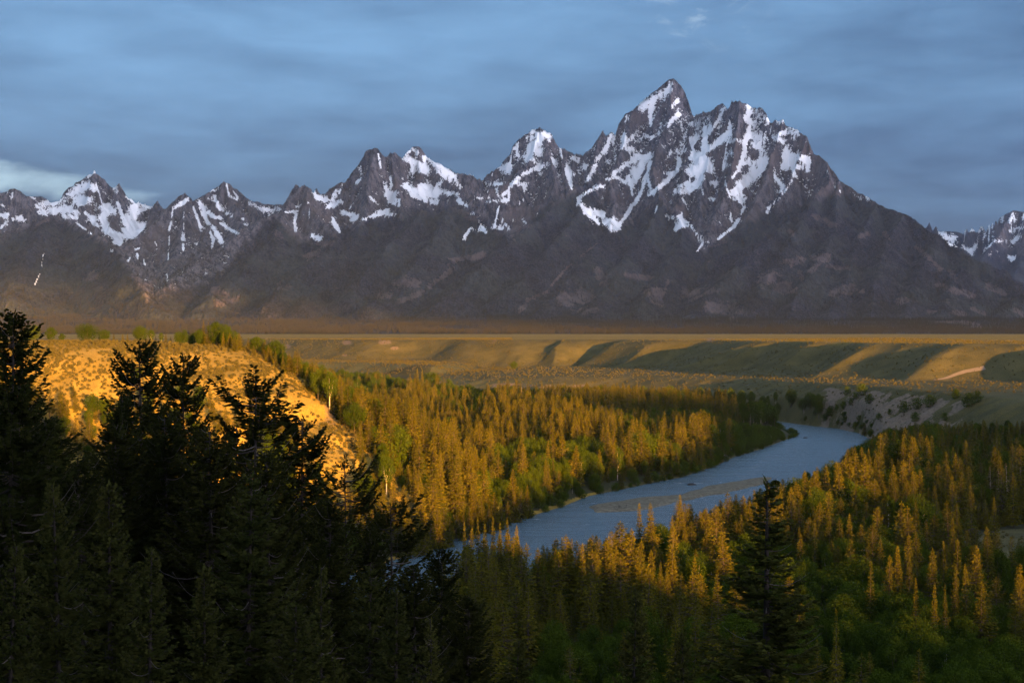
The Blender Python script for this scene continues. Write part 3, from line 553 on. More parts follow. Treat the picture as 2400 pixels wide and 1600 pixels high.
def conifer(seed, h, rmax, whorls, per, sprays, low=0.08, shape=0.85, droop=0.25, spray=0.9, irr=0.3, bare=0.0, gap=0.0):
    """mid-distance conifer: whorls of branches carrying flat sprays. returns crown (V,F), trunk (V,F)"""
    r = np.random.RandomState(seed); P, D, L, W, N = [], [], [], [], []; br = []
    lean = r.normal(0, 0.012, 2) * h
    for w in range(whorls):
        t = (w + r.rand() * 0.8) / whorls; t = low + (1 - low) * t ** 0.92
        z = h * t; R = rmax * max(0.02, (1 - t)) ** shape * (1 + irr * r.normal(0, 0.5)) + 0.10 * (1 - t) + 0.08
        if t < low + 0.14: R *= 0.55 + 0.45 * (t - low) / 0.14
        n = max(3, int(per * (0.55 + 0.45 * (1 - t))))
        ph = r.rand() * 6.28
        for k in range(n):
            if r.rand() < gap: continue
            a = ph + k / n * 6.28 + r.normal(0, 0.25); l = R * r.uniform(0.6, 1.15)
            up = 0.55 * (t - 0.45) - droop * (1 - t) + r.normal(0, 0.08)
            d = np.array([math.cos(a), math.sin(a), up]); base = np.array([lean[0] * t * t, lean[1] * t * t, z])
            tip = base + d * l + np.array([0, 0, 0.12 * l])
            if l > 0.8: br.append(([base, (base + tip) / 2 - [0, 0, 0.03 * l], tip], [0.022 * l + 0.01, 0.012 * l, 0.005]))
            for s in range(sprays):
                f = bare + (1 - bare) * ((s + r.rand()) / sprays) ** 0.8
                p = base + (tip - base) * f - np.array([0, 0, 0.10 * l * math.sin(f * 3.1)])
                sd = r.choice((-1, 1)) * r.uniform(0.2, 1.1) * (1.2 - f); ca, sa = math.cos(sd), math.sin(sd)
                dd = np.array([d[0] * ca - d[1] * sa, d[0] * sa + d[1] * ca, up - 0.12 + r.normal(0, 0.18)])
                P.append(p); D.append(dd); q = spray * (0.35 + 0.75 * (1 - t)) * r.uniform(0.7, 1.25)
                L.append(q); W.append(q * r.uniform(0.34, 0.58))
                if r.rand() < 0.65: D[-1] = dd * [0.7, 0.7, 0] + [0, 0, -0.55 + 0.5 * r.rand()]; N.append(np.array([math.cos(a) + r.normal(0, .5), math.sin(a) + r.normal(0, .5), 0.3]))
                else: N.append(np.array([r.normal(0, .7), r.normal(0, .7), 1.0]))
    # leader
    top = np.array([lean[0], lean[1], h])
    for k in range(5):
        P.append(top - [0, 0, 0.05 * h * (k / 5)]); a = r.rand() * 6.28; D.append(np.array([.25 * math.cos(a), .25 * math.sin(a), 1.0])); L.append(0.03 * h); W.append(0.010 * h); N.append(np.array([math.cos(a), math.sin(a), 0]))
    crown = blades(*map(np.array, (P, D, L, W, N)))
    tz = np.linspace(-0.03, 0.98, 9); tp = np.stack([lean[0] * tz * tz, lean[1] * tz * tz, tz * h], 1)
    trunk = tubes([(tp, 0.0135 * h * (1 - tz * 0.95) + 0.01)] + br, 5)
    return crown, trunk
def broadleaf(seed, h, wid, nlobe, nleaf, leaf, trunk_h=0.22, tall=1.0):
    """cottonwood / aspen: leaves through the volume of several uneven lobes"""
    r = np.random.RandomState(seed); P, D, N = [], [], []
    lobes = []
    for k in range(nlobe):
        f = k / max(1, nlobe - 1); a = k * 2.4 + r.rand(); zz = trunk_h + (1 - trunk_h) * (0.22 + 0.60 * f)
        rad = wid * 0.5 * math.sin(math.pi * min(1, max(0.12, (1 - f) * 0.75 + 0.2))) * r.uniform(0.45, 0.8)
        lobes.append((rad * math.cos(a), rad * math.sin(a), zz * h, wid * r.uniform(0.22, 0.36) * (1.1 - 0.45 * f)))
    lobes.append((0, 0, h * (0.88), wid * 0.22)); w = np.array([l[3] ** 2 for l in lobes]); w /= w.sum()
    lb = r.choice(len(lobes), nleaf, p=w)
    d = r.normal(size=(nleaf, 3)); d /= np.linalg.norm(d, axis=1)[:, None]
    lob = np.array(lobes)
    rr = (0.70 + 0.34 * r.rand(nleaf) ** 0.6) * (1 + 0.16 * np.sin(d[:, 0] * 7 + lb) * np.cos(d[:, 1] * 6 - lb) * 2)
    rr *= np.where(r.rand(nleaf) < 0.06, 1.25, 1)
    P = lob[lb, :3] + d * (lob[lb, 3] * rr)[:, None] * np.array([1, 1, 1.15 * tall])
    P[:, 2] = np.minimum(P[:, 2], h * 1.02); P[:, 2] = np.maximum(P[:, 2], h * trunk_h * 0.7)
    N = d + r.normal(0, 0.55, (nleaf, 3)); D = r.normal(size=(nleaf, 3)) * [1, 1, 0.6]
    s = leaf * r.uniform(0.6, 1.3, nleaf)
    crown = blades(P, D, s, s * r.uniform(0.6, 0.9, nleaf), N)
    paths = []; tz = np.linspace(-0.03, 0.8, 7); bend = r.normal(0, 0.02 * h, 2)
    paths.append((np.stack([bend[0] * tz, bend[1] * tz, tz * h], 1), 0.016 * h * (1 - tz * 1.05) + 0.03))
    for x, y, z, rd in lobes[:-1]:
        st = np.array([0, 0, h * trunk_h * r.uniform(0.9, 1.7)]); en = np.array([x, y, z]); mid = (st + en) / 2 + [x * 0.15, y * 0.15, -0.03 * h]
        paths.append(([st, mid, en], [0.009 * h, 0.006 * h, 0.002 * h]))
    return crown, tubes(paths, 5)
def big_conifer(seed, h, rmax, nb, low=0.05, shape=0.8, droop=0.2, bare=0.15, gap=0.15, clump=0.0, tw=0.42, width=0.075, dens=1.0, top_thin=0.0):
    """foreground conifer: every branch carries side twigs, each twig a pair of crossed needle sprays"""
    r = np.random.RandomState(seed); P, D, L, W, N = [], [], [], [], []; br = []; dead = []
    lean = r.normal(0, 0.015, 2) * h
    for i in range(nb):
        t = low + (1 - low) * ((i + r.rand()) / nb) ** 0.9
        R = rmax * (max(0.0, 1 - t) ** shape) * (0.75 + 0.5 * r.rand()) + 0.18
        if t < low + 0.15: R *= 0.7
        if clump: R *= 1 + clump * math.sin(t * 19 + seed) * 0.5 + clump * r.normal(0, 0.35)
        a = r.rand() * 6.283; l = max(0.25, R); up = 0.75 * (t - 0.55) - droop * (1 - t) + r.normal(0, 0.13)
        if clump: up += 0.10
        base = np.array([lean[0] * t * t, lean[1] * t * t, h * t]); hd = np.array([math.cos(a), math.sin(a), 0.0])
        ns = 7; f = np.linspace(0, 1, ns)
        zz = up * f * l - 0.16 * l * np.sin(f * math.pi) + 0.14 * l * f ** 3
        side = np.array([-hd[1], hd[0], 0]); cv = r.normal(0, 0.10) * l
        pts = base + hd * (f * l)[:, None] + np.array([0, 0, 1.0]) * zz[:, None] + side * (cv * f * f)[:, None]
        br.append((pts, np.linspace(0.008 + 0.011 * l, 0.004, ns)))
        if r.rand() < gap: dead.append(len(br) - 1); continue
        st = bare + (0.35 * r.rand() if clump else 0.12 * r.rand()) * (1 - t)
        n = int(max(4, l * 17 * dens)); ff = st + (1 - st) * (np.arange(n) + r.rand(n)) / n
        pp = np.stack([np.interp(ff, f, pts[:, k]) for k in range(3)], 1)
        dr = hd + np.array([0, 0, up * 0.6])
        sg = np.where(np.arange(n) % 2, 1, -1); an = r.uniform(0.45, 1.15, n)
        dd = dr * np.cos(an)[:, None] + side * (sg * np.sin(an))[:, None] + np.stack([np.zeros(n), np.zeros(n), r.normal(-0.06, 0.22, n)], 1)
        ll = tw * (0.45 + 0.75 * np.minimum(1, l / 2.2)) * (1.15 - 0.6 * ff) * r.uniform(0.6, 1.25, n)
        # each twig = main spray + three little side sprays
        for k2, (o, sc2, tilt) in enumerate(((0.0, 1.0, 0.0), (0.30, 0.5, 0.7), (0.45, 0.45, -0.75), (0.62, 0.36, 0.6))):
            d2 = dd * math.cos(tilt) + np.cross(np.tile([0, 0, 1.0], (n, 1)), dd) * math.sin(tilt)
            dn = dd / np.linalg.norm(dd, axis=1)[:, None]
            p2 = pp + dn * (ll * o)[:, None]
            for cr in ((0, 1) if k2 == 0 else (0,)):
                nn = r.normal(0, 0.35, (n, 3)) + np.array([0, 0, 1.0]) if cr == 0 else side + r.normal(0, 0.2, (n, 3))
                P.append(p2); D.append(d2); L.append(ll * sc2); W.append(np.full(n, width) * r.uniform(0.8, 1.5, n) * (0.6 + 0.8 * sc2)); N.append(nn)
    n = 16; tz = np.linspace(1.0, 0.93, n); aa = r.rand(n) * 6.28
    P.append(np.stack([lean[0] * tz, lean[1] * tz, h * tz], 1)); D.append(np.stack([0.5 * np.cos(aa), 0.5 * np.sin(aa), np.full(n, 0.9)], 1)); L.append(np.full(n, 0.3)); W.append(np.full(n, 0.07)); N.append(np.stack([np.cos(aa), np.sin(aa), aa * 0], 1))
    crown = blades(*[np.concatenate(q) for q in (P, D, L, W, N)])
    tz = np.linspace(-0.06, 1.0, 16); tp = np.stack([lean[0] * tz * tz, lean[1] * tz * tz, tz * h], 1)
    live = [b for i, b in enumerate(br) if i not in set(dead)]
    trunk = tubes([(tp, 0.0125 * h * (1 - tz * 0.97) + 0.012)], 9); limbs = tubes(live, 4)
    dd_ = tubes([br[i] for i in dead], 4) if dead else None
    return crown, trunk, limbs, dd_
def scatter_object(name, pts, protos, label, cat):
    """one object of many instanced trees (geometry nodes): pts rows = x,y,z,rot,sx,sz,proto"""
    pts = np.asarray(pts, float)
    me = bpy.data.meshes.new(name); me.vertices.add(len(pts)); me.vertices.foreach_set('co', pts[:, :3].astype(np.float32).ravel())
    a = me.attributes.new('rot', 'FLOAT', 'POINT'); a.data.foreach_set('value', pts[:, 3].astype(np.float32))
    a = me.attributes.new('scl', 'FLOAT_VECTOR', 'POINT'); a.data.foreach_set('vector', pts[:, [4, 4, 5]].astype(np.float32).ravel())
    a = me.attributes.new('idx', 'INT', 'POINT'); a.data.foreach_set('value', pts[:, 6].astype(np.int32))
    ob = bpy.data.objects.new(name, me); col.objects.link(ob)
    g = bpy.data.node_groups.new(name + '_nodes', 'GeometryNodeTree')
    g.interface.new_socket('Geometry', in_out='INPUT', socket_type='NodeSocketGeometry'); g.interface.new_socket('Geometry', in_out='OUTPUT', socket_type='NodeSocketGeometry')
    N = g.nodes.new; Lk = g.links.new
    gi, go = N('NodeGroupInput'), N('NodeGroupOutput')
    iop = N('GeometryNodeInstanceOnPoints'); iop.inputs['Pick Instance'].default_value = True
    jn = N('GeometryNodeJoinGeometry')
    for parts in reversed(protos):
        j2 = N('GeometryNodeJoinGeometry')
        for p in parts:
            oi = N('GeometryNodeObjectInfo'); oi.transform_space = 'ORIGINAL'; oi.inputs['Object'].default_value = p; oi.inputs['As Instance'].default_value = False
            Lk(oi.outputs['Geometry'], j2.inputs[0])
        ti = N('GeometryNodeGeometryToInstance'); Lk(j2.outputs[0], ti.inputs[0]); Lk(ti.outputs[0], jn.inputs[0])
    Lk(jn.outputs[0], iop.inputs['Instance']); Lk(gi.outputs[0], iop.inputs['Points'])
    def na(nm, ty):
        n = N('GeometryNodeInputNamedAttribute'); n.data_type = ty; n.inputs['Name'].default_value = nm; return n.outputs['Attribute']
    Lk(na('idx', 'INT'), iop.inputs['Instance Index']); Lk(na('scl', 'FLOAT_VECTOR'), iop.inputs['Scale'])
    cx = N('ShaderNodeCombineXYZ'); Lk(na('rot', 'FLOAT'), cx.inputs[2])
    er = N('FunctionNodeEulerToRotation'); Lk(cx.outputs[0], er.inputs[0]); Lk(er.outputs[0], iop.inputs['Rotation'])
    Lk(iop.outputs[0], go.inputs[0])
    md = ob.modifiers.new('scatter', 'NODES'); md.node_group = g
    tag(ob, label, cat, None, 'stuff'); return ob
# ---------------------------------------------------------------- planting the valley
CON = leafmat('conifer_needles', (0.024, 0.034, 0.006), (0.132, 0.112, 0.010), 0.10)
DEC = leafmat('cottonwood_leaves', (0.022, 0.040, 0.005), (0.064, 0.092, 0.009), 0.18)
FGN = leafmat('fir_needles', (0.014, 0.020, 0.006), (0.032, 0.034, 0.009), 0.12, 0.8)
FGO = leafmat('open_grown_fir_needles', (0.034, 0.042, 0.010), (0.072, 0.074, 0.018), 0.12, 0.8)
FGL = leafmat('young_fir_needles', (0.024, 0.032, 0.009), (0.052, 0.055, 0.014), 0.12, 0.8)
BARK = barkmat('bark', (0.05, 0.038, 0.03), (0.11, 0.085, 0.07))
PALE = barkmat('pale_bark', (0.30, 0.26, 0.21), (0.52, 0.47, 0.40))
FBARK = barkmat('fir_bark', (0.016, 0.013, 0.011), (0.045, 0.038, 0.034))
DEAD = barkmat('dead_wood', (0.07, 0.06, 0.055), (0.14, 0.125, 0.115))
class Proto:
    def __init__(s, name, parts): s.name, s.parts, s.used = name, parts, False     # parts: list of (part name, (V,F), material)
    def build(s, parent=None):
        s.obs = []
        for nm, (V, Fq), mt in s.parts:
            s.obs.append(mesh_obj(nm, V, Fq, mt, link=False))
PR = {}
def addp(key, name, parts):
    p = Proto(name, parts); p.build(); PR[key] = p; return p
def mk_mid():
    specs = [dict(h=22, rmax=4.0, whorls=40, per=11, sprays=7, spray=1.25), dict(h=22, rmax=3.2, whorls=44, per=10, sprays=6, shape=0.65, spray=1.2), dict(h=22, rmax=4.6, whorls=36, per=10, sprays=7, irr=0.5, gap=.08, spray=1.3),
             dict(h=22, rmax=3.6, whorls=38, per=9, sprays=7, low=0.22, shape=0.55, irr=0.6, gap=.12, spray=1.2), dict(h=22, rmax=5.2, whorls=36, per=11, sprays=8, shape=0.72, irr=0.4, spray=1.4), dict(h=22, rmax=3.0, whorls=42, per=9, sprays=6, shape=0.9, irr=0.3, spray=1.15)]
    for i, sp in enumerate(specs):
        c, t = conifer(100 + i, **sp); addp(('s', i), 'spruce_tree', [('crown', c, CON), ('trunk', t, BARK)])
    specs = [dict(h=14, wid=8.5, nlobe=10, nleaf=8500, leaf=0.36), dict(h=14, wid=6.5, nlobe=9, nleaf=7000, leaf=0.35), dict(h=14, wid=10.5, nlobe=13, nleaf=10000, leaf=0.38, trunk_h=.18), dict(h=14, wid=5.5, nlobe=8, nleaf=5500, leaf=0.34, trunk_h=.3)]
    for i, sp in enumerate(specs):
        c, t = broadleaf(200 + i, **sp); addp(('c', i), 'cottonwood_tree', [('crown', c, DEC), ('trunk', t, PALE if i == 3 else BARK)])
    c, t = broadleaf(230, 16, 4.2, 6, 1700, 0.5, 0.55); addp(('a', 0), 'aspen_tree', [('crown', c, DEC), ('trunk', t, PALE)])
    c, t = broadleaf(240, 4, 5, 7, 1300, 0.36, 0.03, 0.8); addp(('w', 0), 'willow_shrub', [('crown', c, DEC), ('trunk', t, BARK)])
def place(key, x, y, z, rot, sx, sz, label, cat, group=None):
    p = PR[key]; root = bpy.data.objects.new(p.name, None); col.objects.link(root); root.empty_display_size = 1
    root.location = (x, y, z); root.rotation_euler = (0, 0, rot); root.scale = (sx, sx, sz)
    for o in p.obs:
        c = o if not p.used else o.copy()
        col.objects.link(c); c.parent = root
    p.used = True
    return tag(root, label, cat, group)
def interp(px, l): return np.interp(px, [a for a, _ in l], [b for _, b in l])
LB = sorted([(a, b) for a, b in LEFT_BANK if 300 <= a <= 1860 and b > 1000])
NB = sorted([(a, b) for a, b in NEAR_BANK if 300 <= a and b > 1032 and a < 2041])
CAP2 = [(1000, 1330), (1050, 1295), (1085, 1228), (1215, 1236), (1240, 1268), (1300, 1246), (1360, 1248), (1440, 1228), (1475, 1180), (1530, 1184), (1560, 1214), (1592, 1156), (1640, 1190), (1700, 1146), (1740, 1156), (1790, 1130), (1850, 1122), (1895, 1088), (1940, 1080), (1965, 1064), (1990, 1042), (2030, 1030), (2060, 1005), (2120, 985), (2400, 972)]
CAP1 = [(1300, 925), (1450, 945), (1600, 945), (1700, 962), (1745, 985), (1790, 990), (1850, 1003)]
BACK = [(300, 900), (600, 890), (720, 893), (850, 903), (950, 925), (1060, 938), (1180, 948), (1270, 948), (1300, 936), (1500, 936), (1700, 940), (1880, 958), (1960, 975)]
def valley_trees():
    r = np.random.RandomState(11); T = []
    cell = 6.0
    gx, gy = np.meshgrid(np.arange(-760, 700, cell), np.arange(120, 2420, cell))
    gx = (gx + r.uniform(-.48, .48, gx.shape) * cell).ravel(); gy = (gy + r.uniform(-.48, .48, gy.shape) * cell).ravel()
    pxx = CX + F * gx / gy; k = (pxx > -160) & (pxx < 2560); gx, gy, pxx = gx[k], gy[k], pxx[k]
    Z, A = ground_z(gx, gy, True); py = HOR + F * (H - Z) / gy
    sdv, sdt, zb, zh = A['sdv'], A['sdt'], A['zb'], A['zh']
    stand = fbm(gx / 60, gy / 90, 2, 78); dec = fbm(gx / 55, gy / 65, 3, 71) * 1.6; den = fbm(gx / 45, gy / 45, 2, 75); u = r.rand(len(gx)); u2 = r.rand(len(gx)); u3 = r.rand(len(gx))
    lb = interp(pxx, LB); nb = interp(pxx, NB)
    onbluff = (zb > A['zv'] + 0.5) & (gy > 430) & (gy < 900)
    onhill = (zh > A['zv'] + 1.0) & (gy < 430)
    far = (py < lb) & (sdv < -4) & ~onhill & ~onbluff
    for i in range(len(gx)):
        X, Y, z, px, p = gx[i], gy[i], Z[i], pxx[i], py[i]
        if sdv[i] > -3: continue
        kind = None; cap = None; hs = 1.0
        if onhill[i]:
            if Y < 130 or (px > 1050 and Y < 230): continue
            if u[i] > (0.75 if px < 1050 else 0.62): continue
            pd = 0.05 if px < 1050 else 0.30 + dec[i] * .8
            if px < 950 and Y < 300: cap = 1250 - 0.0 * px
            kind = 'd' if u2[i] < pd else 's'; cap = cap or 1340
            if px < 1050: cap = float(np.interp(px, [0, 250, 420, 700, 830, 1000, 1050], [1060, 1080, 1010, 1080, 1180, 1330, 1380]))
        elif onbluff[i]:
            front = True
            top = z > 70
            back = (A['zb'][i] > 0) and Y > np.interp(X, [c[0] for c in CR], [c[1] for c in CR])
            cap = float(np.interp(px, [440, 520, 600, 700, 760, 820, 900, 1000], [772, 760, 792, 822, 850, 885, 915, 930]))
            if back:
                if px < 440 or z > 72: continue
                if u[i] > 0.85: continue
                kind = 'd' if u2[i] < 0.18 else 's'
                # never hide the bluff's own lit edge from this side of it
            else:
                e = (z < 58 - 14 * den[i]) * 1.0
                if px < 420: dens = 0.95 * smooth((62 - z) / 14) * (0.6 + smooth(den[i] * 2.2 + 0.6))
                elif px < 640: dens = 0.95 * smooth((np.interp(X, [c[0] for c in CR], [c[2] for c in CR]) - z - 9) / 8) * (0.5 + smooth(den[i] * 2 + 0.6))
                else: dens = 0.97 * smooth((np.interp(X, [c[0] for c in CR], [c[2] for c in CR]) - z - 8) / 6) + (0.9 if px > 840 else 0)
                if u[i] > dens: continue
                kind = 'd' if u2[i] < (0.30 + dec[i]) else 's'
                hs = 0.42 + 0.35 * smooth((56 - z) / 40) if px < 640 else 0.85
        elif far[i]:
            if sdt[i] > (-38 if px < 1290 else -16) or p < interp(px, BACK) - 4: continue
            if px > 1885 and (u[i] > 0.5 or px > 1965): continue
            if u[i] > 0.90 - 0.25 * smooth(-den[i] * 3 - 0.2): continue
            pd = 0.24 + 0.7 * smooth((1000 - p) / 70) * (px < 1330) + 1.0 * dec[i]
            if px > 1280 and p < 1000: pd = 0.12
            if px > 1735: pd = 0.95
            if sdv[i] > -13: pd += 0.15; hs = 0.6
            kind = 'd' if u2[i] < pd else 's'
            if 1090 < px < 1420 and p > 1105 and u2[i] < 0.6: kind = 'd'
            if p > 1000: cap = interp(px, CAP1) - 30 * smooth((1400 - px) / 100)
            elif px > 1270: hs = 1.0; cap = 890 + (px - 1280) * 0.03
            else: cap = 862
        else:
            if p < nb[i] and px < 2045: continue
            if px >= 2035 and (sdt[i] > (-24 if px > 2110 else -60) or p < 1012): continue
            e = ((px - 2400) / 150.0) ** 2 + ((p - 1285) / 50.0) ** 2
            if e < 1: continue
            if u[i] > 0.88: continue
            pd = 0.26 + 0.95 * dec[i] + 0.30 * smooth((p - 1320) / 100)
            if px > 2080 and p < 1150: pd = 0.40
            kind = 'd' if u2[i] < pd else 's'
            cap = interp(px, CAP2)
            if e < 1.6: hs = 0.7
            hs *= 0.78 if Y < 640 else 0.85
            if px > 1950 and Y < 1000: pd += 0.2; kind = 'd' if u2[i] < pd else 's'
            if sdv[i] > -50 and px > 1850: hs = 1.1
            if 1065 < px < 1240 and sdv[i] > -45: kind = 's'; hs = 1.35
        hgt = (18.0 * math.exp(0.30 * r.randn()) if kind == 's' else 12.5 * math.exp(0.2 * r.randn())) * hs
        if kind == 's': hgt *= 1.0 + 1.0 * stand[i]
        if u3[i] < 0.14 and kind == 's': hgt *= 0.5
        hgt = min(hgt, 27 if Y > 650 else 21)
        if cap is not None:
            zmax = PZ(cap + 14 * r.rand(), Y)
            if z + hgt > zmax: hgt = (zmax - z) * r.uniform(0.8, 1.0)
            if hgt < 5: continue
        if kind == 's':
            pi = r.choice(6, p=[.22, .2, .2, .12, .13, .13]); sz = hgt / 22; sx = sz ** 0.8 * r.uniform(0.75, 1.4)
        else:
            pi = r.choice(4, p=[.34, .28, .22, .16]); sz = hgt / 14; sx = sz * r.uniform(0.8, 1.1)
        T.append([kind, pi, X, Y, z - 0.3, r.rand() * 6.28, sx, sz, hgt, px, HOR + F * (H - z - hgt) / Y, p, bool(onbluff[i])])
    return T
def shade_height(x, y):
    s = np.arange(15, 1800, 12.0)
    g = gz(x + math.sin(SUN_AZ) * s, y - math.cos(SUN_AZ) * s) - s * math.tan(SUN_EL)
    return float(g.max())
def describe(t):
    kind, pi, X, Y, z, rot, sx, sz, hgt, px, ptop, pbase, bl = t
    sh = shade_height(X, Y)
    lit = 'sunlit' if z + hgt * 0.5 > sh else ('gold-tipped' if z + hgt * 0.93 > sh else 'shaded')
    if kind == 's': form = {0: 'evenly tapered', 1: 'narrow', 2: 'ragged', 3: 'bare-legged', 4: 'broad-skirted', 5: 'slender pointed'}[pi]; nm = 'spruce'
    else: form = {0: 'round-crowned', 1: 'egg-shaped', 2: 'wide spreading', 3: 'slim pale-trunked'}[pi]; nm = 'cottonwood'
    size = 'tall' if hgt > (20 if kind == 's' else 14) else ('short' if hgt < (13 if kind == 's' else 9.5) else 'middling')
    if bl: place_ = 'on the golden bluff'
    elif pbase > 1560: place_ = 'along the lower edge of the picture'
    elif px < 1050: place_ = 'low behind the dark foreground firs'
    elif px < 1330: place_ = 'in the near-bank stand right of the foreground firs'
    elif px < 1650: place_ = 'in the near-bank stand below the gravel bar'
    elif px < 1950: place_ = 'behind the large lone foreground fir'
    elif px < 2200: place_ = 'between the lone foreground fir and the sage clearing'
    else: place_ = 'around the small sage clearing at the right edge'
    row = 'front row' if Y < 420 else ('second row' if Y < 500 else 'back row')
    return '%s %s %s %s, %s %s' % (size, lit, form, nm, row, place_)
def plant():
    mk_mid(); T = valley_trees(); print('trees', len(T))
    single = {'s': [], 'd': []}; rest = {'s': [], 'd': []}
    for t in T: t.append((t[8] / t[3]) if -20 < t[9] < 2420 and t[10] < 1590 and t[3] > 120 else 0)
    for k, nlim in (('s', 195), ('d', 240)):
        L = sorted([t for t in T if t[0] == k], key=lambda t: -t[-1])
        single[k], rest[k] = L[:nlim], L[nlim:]
    for k in ('s', 'd'):
        for t in single[k]:
            d = describe(t[:13]); nm = 'spruce' if k == 's' else 'cottonwood'
            place(('s' if k == 's' else 'c', t[1]), t[2], t[3], t[4], t[5], t[6], t[7], d, nm + ' tree', d)
    for key, kk, name, lab in (('s', 's', 'spruce_forest', 'spruce and pine forest filling the valley on both sides of the river'), ('d', 'c', 'cottonwood_grove', 'green cottonwoods growing in masses between the conifers')):
        L = [[t[2], t[3], t[4], t[5], t[6], t[7], t[1]] for t in rest[key]]
        n = 6 if kk == 's' else 4
        for i in range(n):
            if not PR[(kk, i)].used: place((kk, i), 60 + i * 9, -120, 77.5, 0, .8, .8, 'tree on the overlook behind the viewpoint', 'tree', 'trees behind the viewpoint')
        if kk == 's':     # our own hilltop is wooded too
            r = np.random.RandomState(5)
            rim = [(p[0], p[1]) for p in HILL[5:12]]; band = []
            for a, b in zip(rim[:-1], rim[1:]):
                n_ = int(math.dist(a, b) / 3.2)
                band += [(a[0] + (b[0] - a[0]) * t_ + r.uniform(-4, 4) - 6, a[1] + (b[1] - a[1]) * t_ - r.uniform(6, 45)) for t_ in r.rand(n_)]
            for x, y in band:
                if x > 45: L.append([x, y, float(gz(x, y)[0]) - .3, r.rand() * 6.28, .75, r.uniform(.28, .72), r.randint(6)])
            for q in range(2600):
                x, y = (r.uniform(-300, 1500), r.uniform(-1300, 60)) if q % 3 else (r.uniform(-60, 260), r.uniform(-330, -40))
                sd, _ = sdpoly(np.array([x]), np.array([y]), HILL)
                if sd[0] < 6 or (abs(x) < 25 and y > -40) or HTREE < r.rand(): continue
                L.append([x, y, float(gz(x, y)[0]) - .3, r.rand() * 6.28, .6, r.uniform(.35, .6), r.randint(6)])
        scatter_object(name, L, [PR[(kk, i)].obs for i in range(n)], lab, 'forest')
HTREE = 0.5
def place_top(key, px, ytop, D, wpx=None, label='', cat='', group=None, rot=None, href=None):
    X = PX(px, D); z = float(gz(X, D)[0]) - 0.3; h = PZ(ytop, D) - z; hp = HREF[key]
    w = WREF[key]; sx = (wpx * D / F / w) if wpx else (h / hp)
    return place(key, X, D, z, rot if rot is not None else (px * 1.7) % 6.28, sx, h / hp, label, cat, group)
HREF = {**{('s', i): 22.0 for i in range(6)}, **{('c', i): 14.0 for i in range(4)}, ('a', 0): 16.0, ('w', 0): 4.0}
WREF = {('s', 0): 8, ('s', 1): 6.6, ('s', 2): 9, ('s', 3): 7.4, ('s', 4): 10.4, ('s', 5): 6.2, ('c', 0): 8.5, ('c', 1): 6.5, ('c', 2): 10.5, ('c', 3): 5.5, ('a', 0): 4.6, ('w', 0): 5.5}
